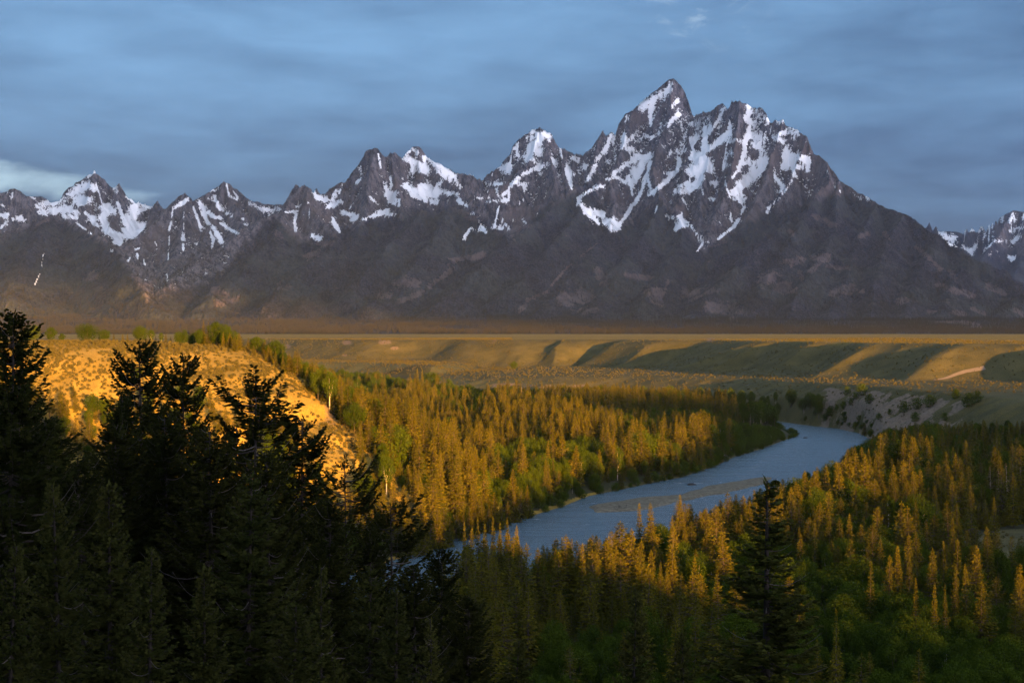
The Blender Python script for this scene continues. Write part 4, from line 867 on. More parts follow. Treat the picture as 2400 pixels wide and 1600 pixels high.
def notable():
    S, Cw, A, W = 's', 'c', ('a', 0), ('w', 0)
    crest = [(66, 770, 2, 20, 'rounded golden tree at the far left of the bluff skyline, beside the dark fir'), (81, 762, 0, 28, 'round golden tree on the bluff skyline, second from the dark left fir'), (118, 766, 1, 24, 'golden tree leaning right on the bluff skyline, left of the small lone bush tree'),
             (144, 781, 1, 14, 'smallest round golden tree, standing alone on the bluff skyline'), (203, 759, 2, 50, 'largest dome-shaped golden tree on the bluff skyline'), (245, 772, 0, 24, 'golden tree just right of the largest dome-shaped one on the bluff skyline'),
             (329, 764, 0, 38, 'tall round golden tree mid-way along the bluff skyline'), (354, 772, 3, 16, 'slim golden tree right of the tall round one on the bluff skyline'), (378, 779, 3, 11, 'thin pointed golden tree on the bluff skyline between two dark spruces'),
             (419, 777, 0, 24, 'golden tree at the right end of the bluff skyline row'), (434, 772, 1, 17, 'last golden tree of the bluff skyline row, before the tall clump')]
    for px, y, k, w, lab in crest: place_top(('c', k), px, y, 812, w, lab, 'tree', 'trees along the bluff skyline')
    dark = [(233, 780, 5, 9, 'dark spruce squeezed right of the largest golden dome tree'), (267, 781, 1, 8, 'thin dark spruce left of a gap on the bluff skyline'), (288, 779, 0, 9, 'dark spruce left of the tall round golden tree on the bluff skyline'), (299, 780, 5, 9, 'second dark spruce against the tall round golden tree'),
            (340, 778, 0, 12, 'dark spruce leaning against the right of the tall round golden tree'), (365, 787, 5, 7, 'short dark spruce right of the slim golden tree on the bluff skyline'), (388, 781, 1, 9, 'dark spruce right of the thin pointed golden tree'), (400, 789, 5, 9, 'shortest dark spruce near the right end of the bluff skyline'), (427, 778, 0, 10, 'dark spruce between the last two golden skyline trees')]
    for px, y, k, w, lab in dark: place_top(('s', k), px, y, 822, w, lab, 'spruce tree', 'small spruces along the bluff skyline')
    clump = [(('s', 1), 478, 753, 806, 13, 'tall dark spruce in front of the golden clump where the bluff turns down'), (('s', 5), 488, 755, 806, 10, 'second tall dark spruce against the golden clump where the bluff turns down'), (('c', 1), 470, 779, 800, 24, 'low golden tree left of the two tall dark spruces'), (('c', 1), 507, 753, 800, 38, 'tallest golden cottonwood where the bluff turns down'),
             (('c', 0), 530, 762, 798, 34, 'golden cottonwood right of the tallest one where the bluff turns down'), (('c', 0), 548, 775, 796, 28, 'golden cottonwood at the right of the clump where the bluff turns down'), (('s', 5), 566, 816, 790, 10, 'narrow dark spruce in the notch right of the golden clump'), (('c', 1), 601, 789, 785, 36, 'golden tree rising highest below the tall clump on the descending crest'),
             (('s', 1), 620, 800, 780, 20, 'golden spruce beside the highest tree of the descending crest'), (('c', 0), 645, 798, 778, 44, 'broad golden tree on the descending crest'), (('s', 3), 697, 820, 752, 30, 'tall bare-legged golden pine on the descending crest'), (('s', 2), 672, 862, 756, 34, 'golden spruce below the tall bare-legged pine'), (('s', 0), 630, 835, 768, 24, 'golden spruce under the broad tree of the descending crest'),
             (('s', 2), 735, 872, 740, 46, 'large golden spruce right of the tall bare-legged pine'), (('s', 0), 770, 905, 730, 36, 'golden spruce halfway down behind the bluff edge'), (('s', 1), 800, 935, 722, 34, 'golden spruce low behind the bluff edge'), (('s', 4), 585, 840, 782, 26, 'golden spruce at the foot of the notch on the crest')]
    for k, px, y, D, w, lab in clump: place_top(k, px, y, D, w, lab, 'spruce tree' if k[0] == 's' else 'cottonwood tree', 'trees where the bluff crest turns down')
    place_top(('s', 0), 2026, 990, 1322, 20, 'lone dark spruce standing at the water below the sandy bank', 'spruce tree')
    place_top(('c', 2), 2366, 921, 1255, 42, 'lone round golden-brown tree on the terrace edge at the right', 'cottonwood tree')
    place_top(('c', 1), 2305, 924, 1290, 12, 'small dark tree on the terrace edge left of the lone round one', 'tree')
    for px, y, D, w, lab in ((2082, 1156, 655, 30, 'aspen with long pale trunk, first of three standing over the near-bank woods'), (2112, 1170, 640, 32, 'aspen with pale trunk and wide flat crown, middle of three'), (2166, 1192, 612, 34, 'right-hand aspen of three with pale bare trunk')):
        place_top(A, px, y, D, w, lab, 'aspen tree', 'three pale-trunked aspens')
    for px, y, D, k, w, lab in ((978, 862, 1900, ('s', 1), 11, 'golden spruce left of the round tree at the meadow edge'), (990, 862, 1880, ('s', 0), 12, 'second golden spruce left of the round tree at the meadow edge'), (1022, 874, 1800, ('s', 0), 13, 'golden spruce right of the round tree at the meadow edge'),
                                (1010, 872, 1960, ('c', 0), 46, 'round olive tree at the edge of the far meadow'), (1052, 886, 1800, ('c', 3), 18, 'single slim tree at the tip of the sage terrace'), (1205, 847, 2300, ('c', 2), 18, 'tiny lit tree in the draw under the scarp')):
        place_top(k, px, y, D, w, lab, 'tree')
    for i, (px, p) in enumerate(((1962, 968), (1948, 975), (1935, 990), (1912, 978), (1905, 1000), (1985, 925), (2005, 935), (2020, 928), (2038, 945), (1995, 950), (2085, 975), (2120, 965), (2145, 990), (2060, 985), (2180, 955), (2240, 935), (2215, 985), (2270, 955), (2290, 945), (1978, 962), (1888, 985), (2150, 960))):
        z0 = np.interp(p, [920, 1010], [31, 2]); X, D = hit(px, p, 900); z = float(gz(X, D)[0])
        if z > 34 or z < 0.8: continue
        s = 0.8 + ((i * 37) % 10) / 9.0
        place(W, X, D, z - 0.2, i * 1.3, s, s * 1.2, 'dark green willow shrub on the bank slope between the river bend and the terrace', 'shrub', 'shrubs on the bank slope')
def gold_tops():
    # the conifers whose lit tops stand clear of the shaded woods on the near bank
    L = [(1088, 1228, 520, 24), (1104, 1238, 512, 26), (1120, 1214, 524, 24), (1138, 1226, 518, 28), (1156, 1214, 524, 26), (1173, 1224, 520, 24), (1190, 1216, 522, 24), (1208, 1234, 515, 24),
         (1499, 1180, 592, 28), (1527, 1180, 592, 28), (1577, 1209, 556, 26), (1318, 1260, 500, 26), (1376, 1285, 478, 24), (1441, 1283, 468, 36), (1479, 1241, 492, 64), (1529, 1337, 430, 24), (1593, 1160, 618, 30), (1629, 1368, 386, 38),
         (1768, 1150, 650, 30), (1802, 1132, 672, 30), (1837, 1123, 690, 34), (1883, 1119, 694, 34), (1918, 1127, 690, 36), (1940, 1116, 702, 38), (1998, 1116, 700, 36), (2051, 1077, 752, 34), (2097, 1112, 700, 38), (2155, 1101, 716, 50), (2197, 1085, 744, 42),
         (2277, 1135, 640, 34), (2243, 1181, 590, 40), (1917, 1177, 600, 38), (1967, 1215, 556, 44), (1990, 1205, 566, 34), (2130, 1253, 500, 44), (2105, 1280, 476, 34), (2132, 1296, 468, 30), (2084, 1303, 455, 40), (2185, 1288, 470, 46), (2243, 1265, 482, 40), (2212, 1269, 482, 26),
         (2040, 1315, 440, 34), (2239, 1326, 420, 30), (2266, 1326, 420, 30), (2147, 1357, 408, 30), (2189, 1368, 402, 30), (2216, 1372, 402, 28), (1960, 1433, 348, 38), (1665, 1250, 500, 20), (1688, 1245, 500, 22), (1910, 1228, 540, 20), (2390, 1335, 420, 30), (2375, 1110, 700, 34), (2330, 1165, 620, 26)]
    zones = [(1230, 'in the clump ending the near bank'), (1600, 'over the woods below the gravel bar'), (1960, 'right of the lone foreground fir by the water'), (2230, 'left of the sage clearing'), (2500, 'around the sage clearing')]
    cnt = {}
    for i, (px, y, D, w) in enumerate(sorted(L)):
        zn = next(b for a, b in zones if px < a); cnt[zn] = cnt.get(zn, 0) + 1
        nth = ['first', 'second', 'third', 'fourth', 'fifth', 'sixth', 'seventh', 'eighth', 'ninth', 'tenth', 'eleventh', 'twelfth', 'thirteenth', 'fourteenth', 'fifteenth', 'sixteenth', 'seventeenth', 'eighteenth', 'nineteenth', 'twentieth', 'twenty-first', 'twenty-second'][cnt[zn] - 1]
        k = 4 if w > 42 else (i * 7 + 3) % 3 if i % 4 else 5
        place_top(('s', k), px, y, D, w * 1.25, '%s gold-topped spruce from the left %s' % (nth, zn), 'spruce tree', 'gold-topped spruces over the shaded woods')
def bank_spruces():
    r = np.random.RandomState(77)
    for i, px in enumerate(np.linspace(965, 1235, 19)):
        p = float(interp(px, LB)) - r.uniform(5, 13); X, D = gp(px, p, 1.5); z = float(gz(X, D)[0])
        h = r.uniform(11, 17) / 22
        place(('s', int(r.randint(6))), X, D, z - .3, r.rand() * 6.28, h * 1.15, h, 'shaded spruce at the water foot of the bluff, beyond the dark foreground firs', 'spruce tree', 'shaded spruces at the foot of the bluff')
def snags():
    r = np.random.RandomState(31); ms = barkmat('snag_wood', (0.20, 0.15, 0.12), (0.34, 0.27, 0.22))
    for px, y, D, lab in ((2322, 1092, 760, 'bare pale snag at the right, left of two others above the dark woods'), (2342, 1100, 745, 'bare pale snag, middle of three above the dark woods at the right'), (2362, 1085, 760, 'bare pale snag, right-hand one of three above the dark woods at the right'),
                          (1757, 968, 1240, 'leaning dead pole above the green point at the river bend'), (1228, 905, 1500, 'thin dead tree standing among the lit spruces beyond the river')):
        X = PX(px, D); z = float(gz(X, D)[0]) - .3; h = max(6, PZ(y, D) - z); ln = r.normal(0, .05, 2) * h
        P = [(np.array([[ln[0] * t, ln[1] * t, h * t] for t in np.linspace(0, 1, 8)]), np.linspace(.24, .03, 8))]
        for k in range(34):
            t = r.uniform(.35, .97); a = r.rand() * 6.28; l = (1 - t) * 2.6 + .4; b = np.array([ln[0] * t, ln[1] * t, h * t])
            P.append(([b, b + [math.cos(a) * l * .6, math.sin(a) * l * .6, -.05 * l], b + [math.cos(a) * l, math.sin(a) * l, -.3 * l]], [.05, .03, .012]))
        V, Fq = tubes(P[:1], 6); root = bpy.data.objects.new('dead_tree', None); col.objects.link(root); root.location = (X, D, z)
        mesh_obj('trunk', V, Fq, ms, root); V, Fq = tubes(P[1:], 4); mesh_obj('bare_crown', V, Fq, ms, root)
        tag(root, lab, 'dead tree')
def bank_shrubs():
    r = np.random.RandomState(21); n = 0
    for bank, sgn, rng in ((LEFT_BANK, 1, (960, 1880)), (NEAR_BANK, -1, (1930, 2045))):
        pts = [gp(a, b) for a, b in bank]
        for a, b in zip(pts[:-1], pts[1:]):
            L = math.dist(a, b); dx, dy = (b[0] - a[0]) / L, (b[1] - a[1]) / L
            for q in range(int(L / 7.5)):
                t = r.uniform(0, L); off = r.uniform(2.5, 7)
                for s_ in (1, -1):
                    x = a[0] + dx * t - dy * off * s_; y = a[1] + dy * t + dx * off * s_
                    sd, _ = sdpoly(np.array([x]), np.array([y]), RIVER); px = CX + F * x / y
                    if sd[0] < -1.5 and rng[0] < px < rng[1] and r.rand() < 0.85:
                        z = float(gz(x, y)[0]); s = r.uniform(0.55, 1.25); n += 1
                        place(('w', 0), x, y, max(z, 0) - 0.3, r.rand() * 6.28, s, s * r.uniform(.8, 1.3), 'low dark willow bush at the foot of the trees on the %s river bank' % ('far left' if sgn > 0 else 'near right'), 'shrub', 'willow bushes along the %s bank' % ('left' if sgn > 0 else 'right'))
    print('bank shrubs', n)
def fg_trees():
    def big(key, name, seed, dead=True, **kw):
        c, t, l, d = big_conifer(seed, **kw)
        parts = [('crown', c, FGO if key[1] == 4 else FGL if key[1] in (0, 1) else FGN), ('trunk', t, FBARK), ('limbs', l, FBARK)]
        addp(key, name, parts)
        if d is not None:      # bare dead boughs grow among the live limbs
            lm = PR[key].obs[2]; V2 = np.concatenate([l[0], d[0]]); F2 = np.concatenate([l[1], d[1] + len(l[0])])
            nw = mesh_obj('limbs', V2, F2, FBARK, link=False); nw.data.materials.append(DEAD)
            nw.data.polygons.foreach_set('material_index', np.concatenate([np.zeros(len(l[1]), np.int32), np.ones(len(d[1]), np.int32)])); PR[key].obs[2] = nw
        HREF[key] = kw['h']; WREF[key] = 2 * kw['rmax']
    big(('F', 0), 'fir_tree', 301, h=20, rmax=3.3, nb=420, low=.05, bare=.05, gap=.03, droop=.30)
    big(('F', 1), 'fir_tree', 302, h=20, rmax=3.9, nb=400, low=.05, bare=.10, gap=.06, droop=.25, shape=.7)
    big(('F', 2), 'fir_tree', 303, h=22, rmax=4.3, nb=470, low=.08, bare=.18, gap=.06, droop=.12, shape=.55, clump=.35, tw=.46, width=.062, dens=1.1)
    big(('F', 3), 'fir_tree', 304, h=22, rmax=3.9, nb=230, low=.12, bare=.36, gap=.12, droop=.05, shape=.42, clump=.5, tw=.46, width=.062, dens=1.1)
    big(('F', 4), 'fir_tree', 305, h=20, rmax=4.8, nb=420, low=.05, bare=.12, gap=.12, droop=.22, shape=1.12)
    L = [  # key, px, ytop, D, width px, label
     (('F', 2), 14, 738, 56, 330, 'dark fir cut by the left edge of the picture, reaching above the skyline'),
     (('F', 2), 340, 805, 96, 270, 'tallest dark fir in front of the golden bluff'),
     (('F', 2), 432, 838, 100, 230, 'dark fir just right of the tallest one before the bluff'),
     (('F', 3), 592, 893, 82, 330, 'sparse dark fir with a visible trunk, sunlit bluff showing through'),
     (('F', 2), 700, 985, 88, 250, 'dark fir right of the sparse one, against the bright bluff edge'),
     (('F', 3), 822, 1090, 92, 210, 'slim see-through dark fir left of the far river bend'),
     (('F', 3), 925, 1185, 96, 230, 'dark fir in front of the hidden river bend'),
     (('F', 2), 1030, 1290, 102, 200, 'dark fir at the right edge of the foreground group'),
     (('F', 2), 1085, 1400, 90, 230, 'lowest dark fir, right end of the foreground group'),
     (('F', 2), 130, 985, 74, 340, 'dense dark fir behind the spiky left-hand spruces'),
     (('F', 2), 250, 1000, 84, 300, 'dark fir filling the shade left of the tallest fir'),
     (('F', 2), 500, 1010, 80, 300, 'dark fir in the middle of the foreground group'),
     (('F', 0), 150, 1138, 50, 270, 'spiky young fir, pale needles, second from the left edge'),
     (('F', 0), 262, 1136, 44, 330, 'spiky pale-needled fir with a forked-looking tip left of centre group'),
     (('F', 0), 345, 1296, 40, 260, 'short spiky fir nearest the camera'),
     (('F', 1), 572, 1118, 46, 420, 'wide spiky fir with drooping boughs in the middle foreground'),
     (('F', 0), 8, 1280, 40, 260, 'spiky fir cut by the lower left edge'),
     (('F', 4), 750, 1330, 52, 330, 'ragged fir before the hidden water'),
     (('F', 0), 925, 1392, 54, 250, 'spiky fir left of the foreground gap'),
     (('F', 1), 860, 1330, 60, 260, 'fir with drooping boughs before the river glints'),
     (('F', 4), 1010, 1450, 58, 300, 'fir at the bottom, right part of the foreground group'),
     (('F', 4), 1795, 1125, 62, 680, 'large lone fir with a thin dead top in the right foreground'),
     (('F', 0), 1475, 1392, 60, 200, 'pointed fir tip rising at the bottom, left of the lone fir'),
     (('F', 0), 1610, 1480, 56, 220, 'low fir tip touching the left side of the lone fir'),
     (('F', 0), 480, 1330, 42, 260, 'shaded fir between the two spiky ones at the bottom'),
     (('F', 1), 680, 1420, 44, 330, 'low fir at the bottom under the wide spiky one'),
     (('F', 0), 1190, 1500, 66, 230, 'low fir tip at the bottom edge beside the cottonwoods'),
     (('F', 2), 60, 900, 66, 260, 'dark fir just right of the one cut by the left edge'),
     (('F', 2), 200, 1075, 70, 260, 'dark fir in the shade between two spiky left-hand firs'),
     (('F', 2), 640, 1060, 70, 260, 'dark fir behind the wide spiky one'),
     (('F', 2), 400, 980, 86, 260, 'dark fir between the tallest fir and the sparse one'),
     (('F', 2), 760, 1180, 74, 240, 'dark fir behind the slim see-through one'),
     (('F', 2), 980, 1330, 84, 230, 'dark fir low in the right of the foreground group'),
     (('F', 2), 300, 930, 92, 200, 'dark fir leaning close on the left of the tallest fir'),
     (('F', 2), 545, 1000, 90, 200, 'dark fir close on the left of the sparse one'),
     (('F', 2), 880, 1240, 90, 200, 'dark fir between the slim see-through one and the hidden bend')]
    for key, px, y, D, w, lab in L:
        w = w * {('F', 2): 1.5, ('F', 3): 1.4, ('F', 4): 1.35}.get(key, 1.3)
        place_top(key, px, y, D, w, lab, 'fir tree', 'dark firs on the overlook slope')
def far_forest():
    # conifers along the foot of the mountains, thousands of them, 6 to 9 km away
    r = np.random.RandomState(3)
    def tiny(seed, h, w):
        q = np.random.RandomState(seed); P, D, L, W, N = [], [], [], [], []
        for k in range(34):
            t = 0.04 + 0.96 * (k / 34.0); a = q.rand() * 6.28; R = w * (1 - t) ** 0.8 * q.uniform(.7, 1.2) + .15
            P.append([0, 0, h * t]); D.append([math.cos(a), math.sin(a), -.35 + .5 * t]); L.append(R); W.append(R * 0.9 + .3); N.append([-math.sin(a) * .3, math.cos(a) * .3, 1])
        for a in (0, 2.1, 4.2): P.append([0, 0, 0]); D.append([0, 0, 1]); L.append(h); W.append(w * 0.7); N.append([math.cos(a), math.sin(a), 0])
        return blades(*map(np.array, (P, D, L, W, N)))
    m = leafmat('far_needles', (0.016, 0.017, 0.019), (0.045, 0.041, 0.040), 0.1)
    V, Fq = tiny(1, 18, 3.0); n = 62000
    x = r.uniform(-.36, .36, n * 2); Y = 6150 + 4600 * r.rand(n * 2) ** 1.5; X = x * Y
    d = fbm(X / 260, Y / 420, 3, 91)
    px = CX + F * X / Y
    ed = np.interp(px, [0, 800, 1500, 1750, 2400], [0, 0, 60, 200, 260])
    k = (r.rand(n * 2) < 0.55 + d * 1.3) & (Y > 6150 + ed * r.rand(n * 2)); X, Y = X[k][:n], Y[k][:n]
    from mathutils.bvhtree import BVHTree
    mt = bpy.data.objects['mountains'].data
    cols_n = len(np.arange(-500, 2900, 2.6)); co = np.empty(len(mt.vertices) * 3, np.float32); mt.vertices.foreach_get('co', co); Zg = co.reshape(-1, cols_n, 3)[:, :, 2]
    ci = np.clip((CX + F * X / Y + 500) / 2.6, 0, cols_n - 2); ri = np.clip((Y - 6100) / 17, 0, Zg.shape[0] - 2)
    c0, r0 = ci.astype(int), ri.astype(int); fc, fr_ = ci - c0, ri - r0
    Z = (Zg[r0, c0] * (1 - fc) + Zg[r0, c0 + 1] * fc) * (1 - fr_) + (Zg[r0 + 1, c0] * (1 - fc) + Zg[r0 + 1, c0 + 1] * fc) * fr_
    n = len(X); s = r.uniform(0.6, 1.15, n); a = r.rand(n) * 6.28; ca, sa = np.cos(a) * s, np.sin(a) * s
    # one mesh, every tree written out
    VX = V[None, :, 0] * ca[:, None] - V[None, :, 1] * sa[:, None] + X[:, None]; VY = V[None, :, 0] * sa[:, None] + V[None, :, 1] * ca[:, None] + Y[:, None]
    VZ = V[None, :, 2] * s[:, None] + Z[:, None] - 1
    FF = (np.arange(n)[:, None, None] * len(V) + Fq[None]).reshape(-1, 4)
    ob = mesh_obj('distant_forest', np.stack([VX, VY, VZ], -1).reshape(-1, 3), FF, m)
    tag(ob, 'belt of dark conifers along the foot of the mountains', 'forest', None, 'stuff')
def sagebrush():
    r = np.random.RandomState(9)
    m = leafmat('sage_leaves', (0.065, 0.062, 0.024), (0.13, 0.108, 0.038), 0.15)
    c, t = broadleaf(77, 1.0, 1.5, 5, 90, 0.34, 0.02, 0.7)
    bush = mesh_obj('sagebrush_bush', c[0], c[1], m)      # one bush of the kind, beside the camera's path on the overlook
    bush.location = (3.0, -6.0, 78.0); tag(bush, 'sagebrush bush on the overlook behind the viewpoint', 'shrub')
    pts = []
    def fill(n, xr, yr, cond):
        x = r.uniform(*xr, n); y = r.uniform(*yr, n); z, A = ground_z(x, y, True); px = CX + F * x / y
        k = cond(x, y, z, A, px) & (r.rand(n) < 0.55 + 0.9 * fbm(x / 25, y / 25, 2, 15))
        for a, b, c_ in zip(x[k], y[k], z[k]):
            s = r.uniform(.55, 1.35); pts.append([a, b, c_ - .1, r.rand() * 6.28, s, s * r.uniform(.7, 1.1), 0])
    fill(26000, (-260, -30), (600, 830), lambda x, y, z, A, px: (A['zb'] > A['zv']) & (px > -20) & (z > 8))
    fill(42000, (-420, 520), (1250, 2750), lambda x, y, z, A, px: (A['sdt'] > -60) & (px > 1000) & (px < 2440) & ((y < 2400) | (A['sdb'] < 0)))
    fill(22000, (-420, 0), (2250, 3000), lambda x, y, z, A, px: (px < 1250) & (px > 620))
    fill(900, (110, 190), (430, 700), lambda x, y, z, A, px: ((px - 2400) / 150.0) ** 2 + ((HOR + F * (H - z) / y - 1285) / 50.0) ** 2 < 1)
    print('sage', len(pts))
    scatter_object('sagebrush', pts, [[bush]], 'low sagebrush dotted over the bluff, terraces and scarp', 'sagebrush')
def river_bits():
    m, nt = newmat('driftwood'); out(nt, principled(nt, (0.035, 0.03, 0.027), 0.9))
    r = np.random.RandomState(4)
    x, y = gp(1456, 1193); paths = []
    for k in range(16):
        a = r.uniform(0, 3.14); l = r.uniform(1.0, 3.6); e = r.uniform(0.1, 0.9)
        p0 = np.array([r.uniform(-2.5, 2.5), r.uniform(-1, 1), 0.1]); paths.append(([p0, p0 + [math.cos(a) * l * .5, math.sin(a) * l * .3, e * l * .5], p0 + [math.cos(a) * l, math.sin(a) * l * .6, e * l * .8]], [.16, .1, .03]))
    paths.append(([[-5, 0, .2], [0, .5, .5], [5, 0, .3]], [.35, .3, .15]))
    V, Fq = tubes(paths, 5); o = mesh_obj('driftwood_snag', V, Fq, m); o.location = (x, y, 0); tag(o, 'dark tangle of driftwood stranded in the river left of the gravel bar', 'driftwood')
    for px, py, s, lab in ((1622, 1136, 1.6, 'dark boulder alone in the river above the gravel bar'), (1888, 1026, 1.2, 'dark rock off the gravelly point at the river bend')):
        x, y = gp(px, py); v, f = [], []
        n, k = 12, 8
        for i in range(k):
            for j in range(n):
                th = i / (k - 1) * math.pi; ph = j / n * 6.283; q = 1 + .22 * math.sin(ph * 3 + i) * math.cos(th * 4 + j)
                v.append((s * 1.5 * q * math.sin(th) * math.cos(ph), s * q * math.sin(th) * math.sin(ph), s * .45 * q * math.cos(th) + .1))
        for i in range(k - 1):
            for j in range(n): f.append((i * n + j, i * n + (j + 1) % n, (i + 1) * n + (j + 1) % n, (i + 1) * n + j))
        o = mesh_obj('boulder', np.array(v), np.array(f), m, smooth=True); o.location = (x, y, 0); tag(o, lab, 'boulder')
# ---------------------------------------------------------------- sky, sun, clouds, haze, camera
def build_world():
    w = bpy.data.worlds.new('World'); sc.world = w; w.use_nodes = True
    nt = NT(w)
    sky = nt.n('ShaderNodeTexSky', sky_type='NISHITA', sun_disc=False)
    sky.sun_elevation = SUN_EL; sky.sun_rotation = math.pi - SUN_AZ; sky.altitude = 2000; sky.dust_density = 1.0
    d = nt.n('ShaderNodeTexCoord').outputs['Generated']
    sep = nt.n('ShaderNodeSeparateXYZ'); nt.set(sep.inputs[0], d); x, y, z = sep.outputs
    # streaky overcast: noise stretched sideways, finer towards the horizon
    q1 = nt.noise(nt.mapping(d, (3.2, 3.2, 17)), 1.6, 5, 0.5, 0.5)
    q2 = nt.noise(nt.mapping(d, (2.0, 2.0, 9)), 1.1, 3, 0.5)
    q3 = nt.noise(nt.mapping(d, (10, 10, 42)), 1.6, 5, 0.6, 0.3)
    q = nt.math('ADD', nt.math('MULTIPLY', q1, 0.40), nt.math('ADD', nt.math('MULTIPLY', q2, 0.32), nt.math('MULTIPLY', q3, 0.28)))
    up = nt.ramp(z, 0.05, 0.17)
    left = nt.ramp(x, 0.30, -0.22)
    # thicker dark cloud low over the range and to the right, thinner and lighter higher up on the left
    lum = nt.math('ADD', nt.math('MULTIPLY', up, nt.math('ADD', 0.28, nt.math('MULTIPLY', left, 0.42))), nt.math('MULTIPLY', nt.math('SUBTRACT', q, 0.5), 3.0))
    lum = nt.math('ADD', lum, 0.06, clamp=True)
    cl = nt.mix(lum, (0.105, 0.371, 0.95), (0.7, 1.5, 2.66))
    # billowy wisps high over the main peak
    wx_ = nt.math('DIVIDE', nt.math('SUBTRACT', x, 0.098), 0.040); wz_ = nt.math('DIVIDE', nt.math('SUBTRACT', z, 0.172), 0.020)
    wm = nt.ramp(nt.math('SUBTRACT', 1.6, nt.math('ADD', nt.math('MULTIPLY', wx_, wx_), nt.math('MULTIPLY', wz_, wz_))), 0.0, 1.6)
    wn = nt.ramp(nt.noise(nt.mapping(d, (1, 1, 1.6)), 38.0, 6, 0.62, 0.8), 0.50, 0.72)
    cl = nt.mix(nt.math('MULTIPLY', nt.math('MULTIPLY', wm, wn), 0.55), cl, (1.7, 2.35, 3.1))
    # a bright break in the cloud just above the peaks on the far left
    gx = nt.math('DIVIDE', nt.math('ADD', x, 0.30), 0.10); gz_ = nt.math('DIVIDE', nt.math('SUBTRACT', z, nt.math('ADD', 0.044, nt.math('MULTIPLY', x, -0.13))), 0.011)
    gap = nt.math('SUBTRACT', 1.25, nt.math('ADD', nt.math('MULTIPLY', gx, gx), nt.math('MULTIPLY', gz_, gz_)))
    gap = nt.ramp(nt.math('ADD', gap, nt.math('MULTIPLY', nt.math('SUBTRACT', q3, 0.5), 3.0)), 0.0, 1.3)
    front = nt.ramp(y, 0.2, 0.6)
    cl = nt.mix(nt.math('MULTIPLY', nt.math('MULTIPLY', gap, front), 0.75), cl, (2.12, 3.03, 3.64))
    # overhead the deck is brighter; low in the east (behind the camera) it glows from the risen sun
    over = nt.ramp(z, 0.22, 0.8)
    cl = nt.mix(over, cl, (1.81, 2.25, 3.06))
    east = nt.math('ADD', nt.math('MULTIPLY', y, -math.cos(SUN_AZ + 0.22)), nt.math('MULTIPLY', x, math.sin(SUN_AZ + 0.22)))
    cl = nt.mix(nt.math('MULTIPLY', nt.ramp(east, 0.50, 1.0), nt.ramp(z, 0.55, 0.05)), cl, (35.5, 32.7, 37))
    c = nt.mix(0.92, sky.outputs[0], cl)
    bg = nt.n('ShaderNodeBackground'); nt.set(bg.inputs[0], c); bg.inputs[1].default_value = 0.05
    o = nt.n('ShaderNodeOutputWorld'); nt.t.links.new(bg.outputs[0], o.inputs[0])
def build_sun():
    L = bpy.data.lights.new('sun', 'SUN'); L.energy = 5.0; L.angle = math.radians(0.5); L.color = (1.0, 0.46, 0.055)
    o = bpy.data.objects.new('sun', L); col.objects.link(o)
    from mathutils import Vector
    d = Vector((-math.sin(SUN_AZ) * math.cos(SUN_EL), math.cos(SUN_AZ) * math.cos(SUN_EL), -math.sin(SUN_EL)))
    o.rotation_euler = d.to_track_quat('-Z', 'Y').to_euler()
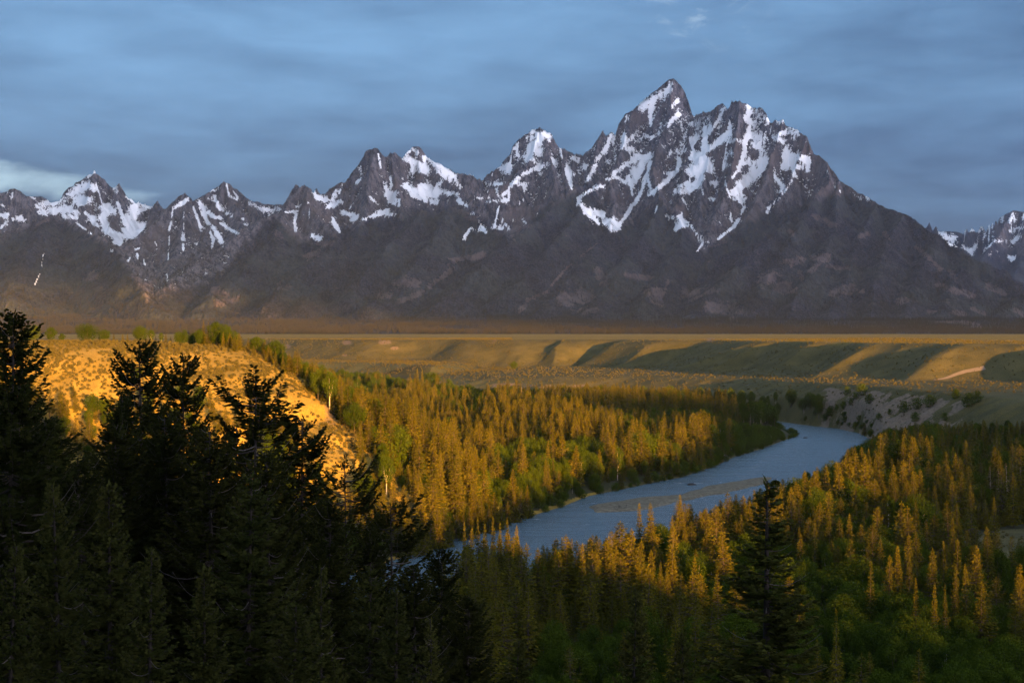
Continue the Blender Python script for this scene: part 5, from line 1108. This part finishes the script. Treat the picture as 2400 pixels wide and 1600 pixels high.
def build_added_cloud_bank():
    # an unseen cloud bank added low in the east, 30 km behind the camera: it keeps the early sun off the mountains
    n, mrows = 150, 44
    u = np.linspace(-15000, 15000, n); v = np.linspace(0, 1, mrows)
    verts = []; faces = []
    for s_ in (0, 1):
        U, Vv = np.meshgrid(u, v)
        bot = 2120 + fbm(U / 2500, U * 0, 4, 3) * 80 + np.interp(U, [-15000, -4000, -2400, -800, 2000, 15000], [600, 590, 430, 120, -30, -50])
        top = 6800 + fbm(U / 3000, U * 0 + 5, 5, 4) * 1200
        Zz = bot + (top - bot) * Vv
        bulge = np.sqrt(np.clip(1 - (2 * Vv - 1) ** 2, 0, 1)) * (1500 + 900 * fbm(U / 1500, Zz / 1500, 4, 6 + s_))
        Yy = -30000 + (bulge if s_ else -bulge)
        verts.append(np.stack([U + 17000 * 1.0, Yy, Zz], -1).reshape(-1, 3))
        f = gridfaces(mrows, n) + s_ * n * mrows
        faces.append(f if s_ else f[:, ::-1])
    m, nt = newmat('cloud'); out(nt, principled(nt, (0.8, 0.8, 0.82), 1.0))
    o = mesh_obj('added_cloud_bank', np.concatenate(verts), np.concatenate(faces), m, smooth=True)
    tag(o, 'unseen bank of cloud added behind the viewpoint to shade the mountains', None, None, 'structure')
def build_haze():
    x, y0, y1, z0, z1 = 9000, -1800, 22500, -3, 2420
    V = [(-x, y0, z0), (x, y0, z0), (x, y1, z0), (-x, y1, z0), (-x, y0, z1), (x, y0, z1), (x, y1, z1), (-x, y1, z1)]
    Fq = [(0, 3, 2, 1), (4, 5, 6, 7), (0, 1, 5, 4), (1, 2, 6, 5), (2, 3, 7, 6), (3, 0, 4, 7)]
    m, nt = newmat('haze_air')
    vol = nt.n('ShaderNodeVolumePrincipled'); vol.inputs['Color'].default_value = (0.38, 0.58, 1.0, 1); vol.inputs['Density'].default_value = HAZE; vol.inputs['Anisotropy'].default_value = 0.0
    o = nt.n('ShaderNodeOutputMaterial'); nt.t.links.new(vol.outputs[0], o.inputs['Volume'])
    ob = mesh_obj('haze', V, np.array(Fq), m)
    tag(ob, 'thin morning haze between the viewpoint and the mountains', 'haze', None, 'stuff')
HAZE = 0.8e-5
def build_camera():
    c = bpy.data.cameras.new('camera'); c.sensor_width = 36; c.lens = F / 2400 * 36; c.shift_y = -32 / 2400.0
    c.clip_start = 1; c.clip_end = 120000
    o = bpy.data.objects.new('camera', c); col.objects.link(o); o.location = (0, 0, H); o.rotation_euler = (math.pi / 2, 0, 0)
    sc.camera = o
    sc.view_settings.view_transform = 'Standard'; sc.view_settings.look = 'None'; sc.view_settings.exposure = EXPO; sc.view_settings.gamma = 1
EXPO = 2.4
import time as _t; _t0 = _t.time()
def _lap(s): print('LAP', s, round(_t.time() - _t0, 1))
build_ground(); build_river(); build_path(); _lap('ground')
build_mountains(); _lap('mountains')
plant(); _lap('plant'); notable(); gold_tops(); snags(); bank_spruces(); bank_shrubs(); fg_trees(); _lap('fg')
far_forest(); _lap('far'); sagebrush(); river_bits(); _lap('sage')
build_world(); build_sun(); build_added_cloud_bank(); build_haze(); build_camera()
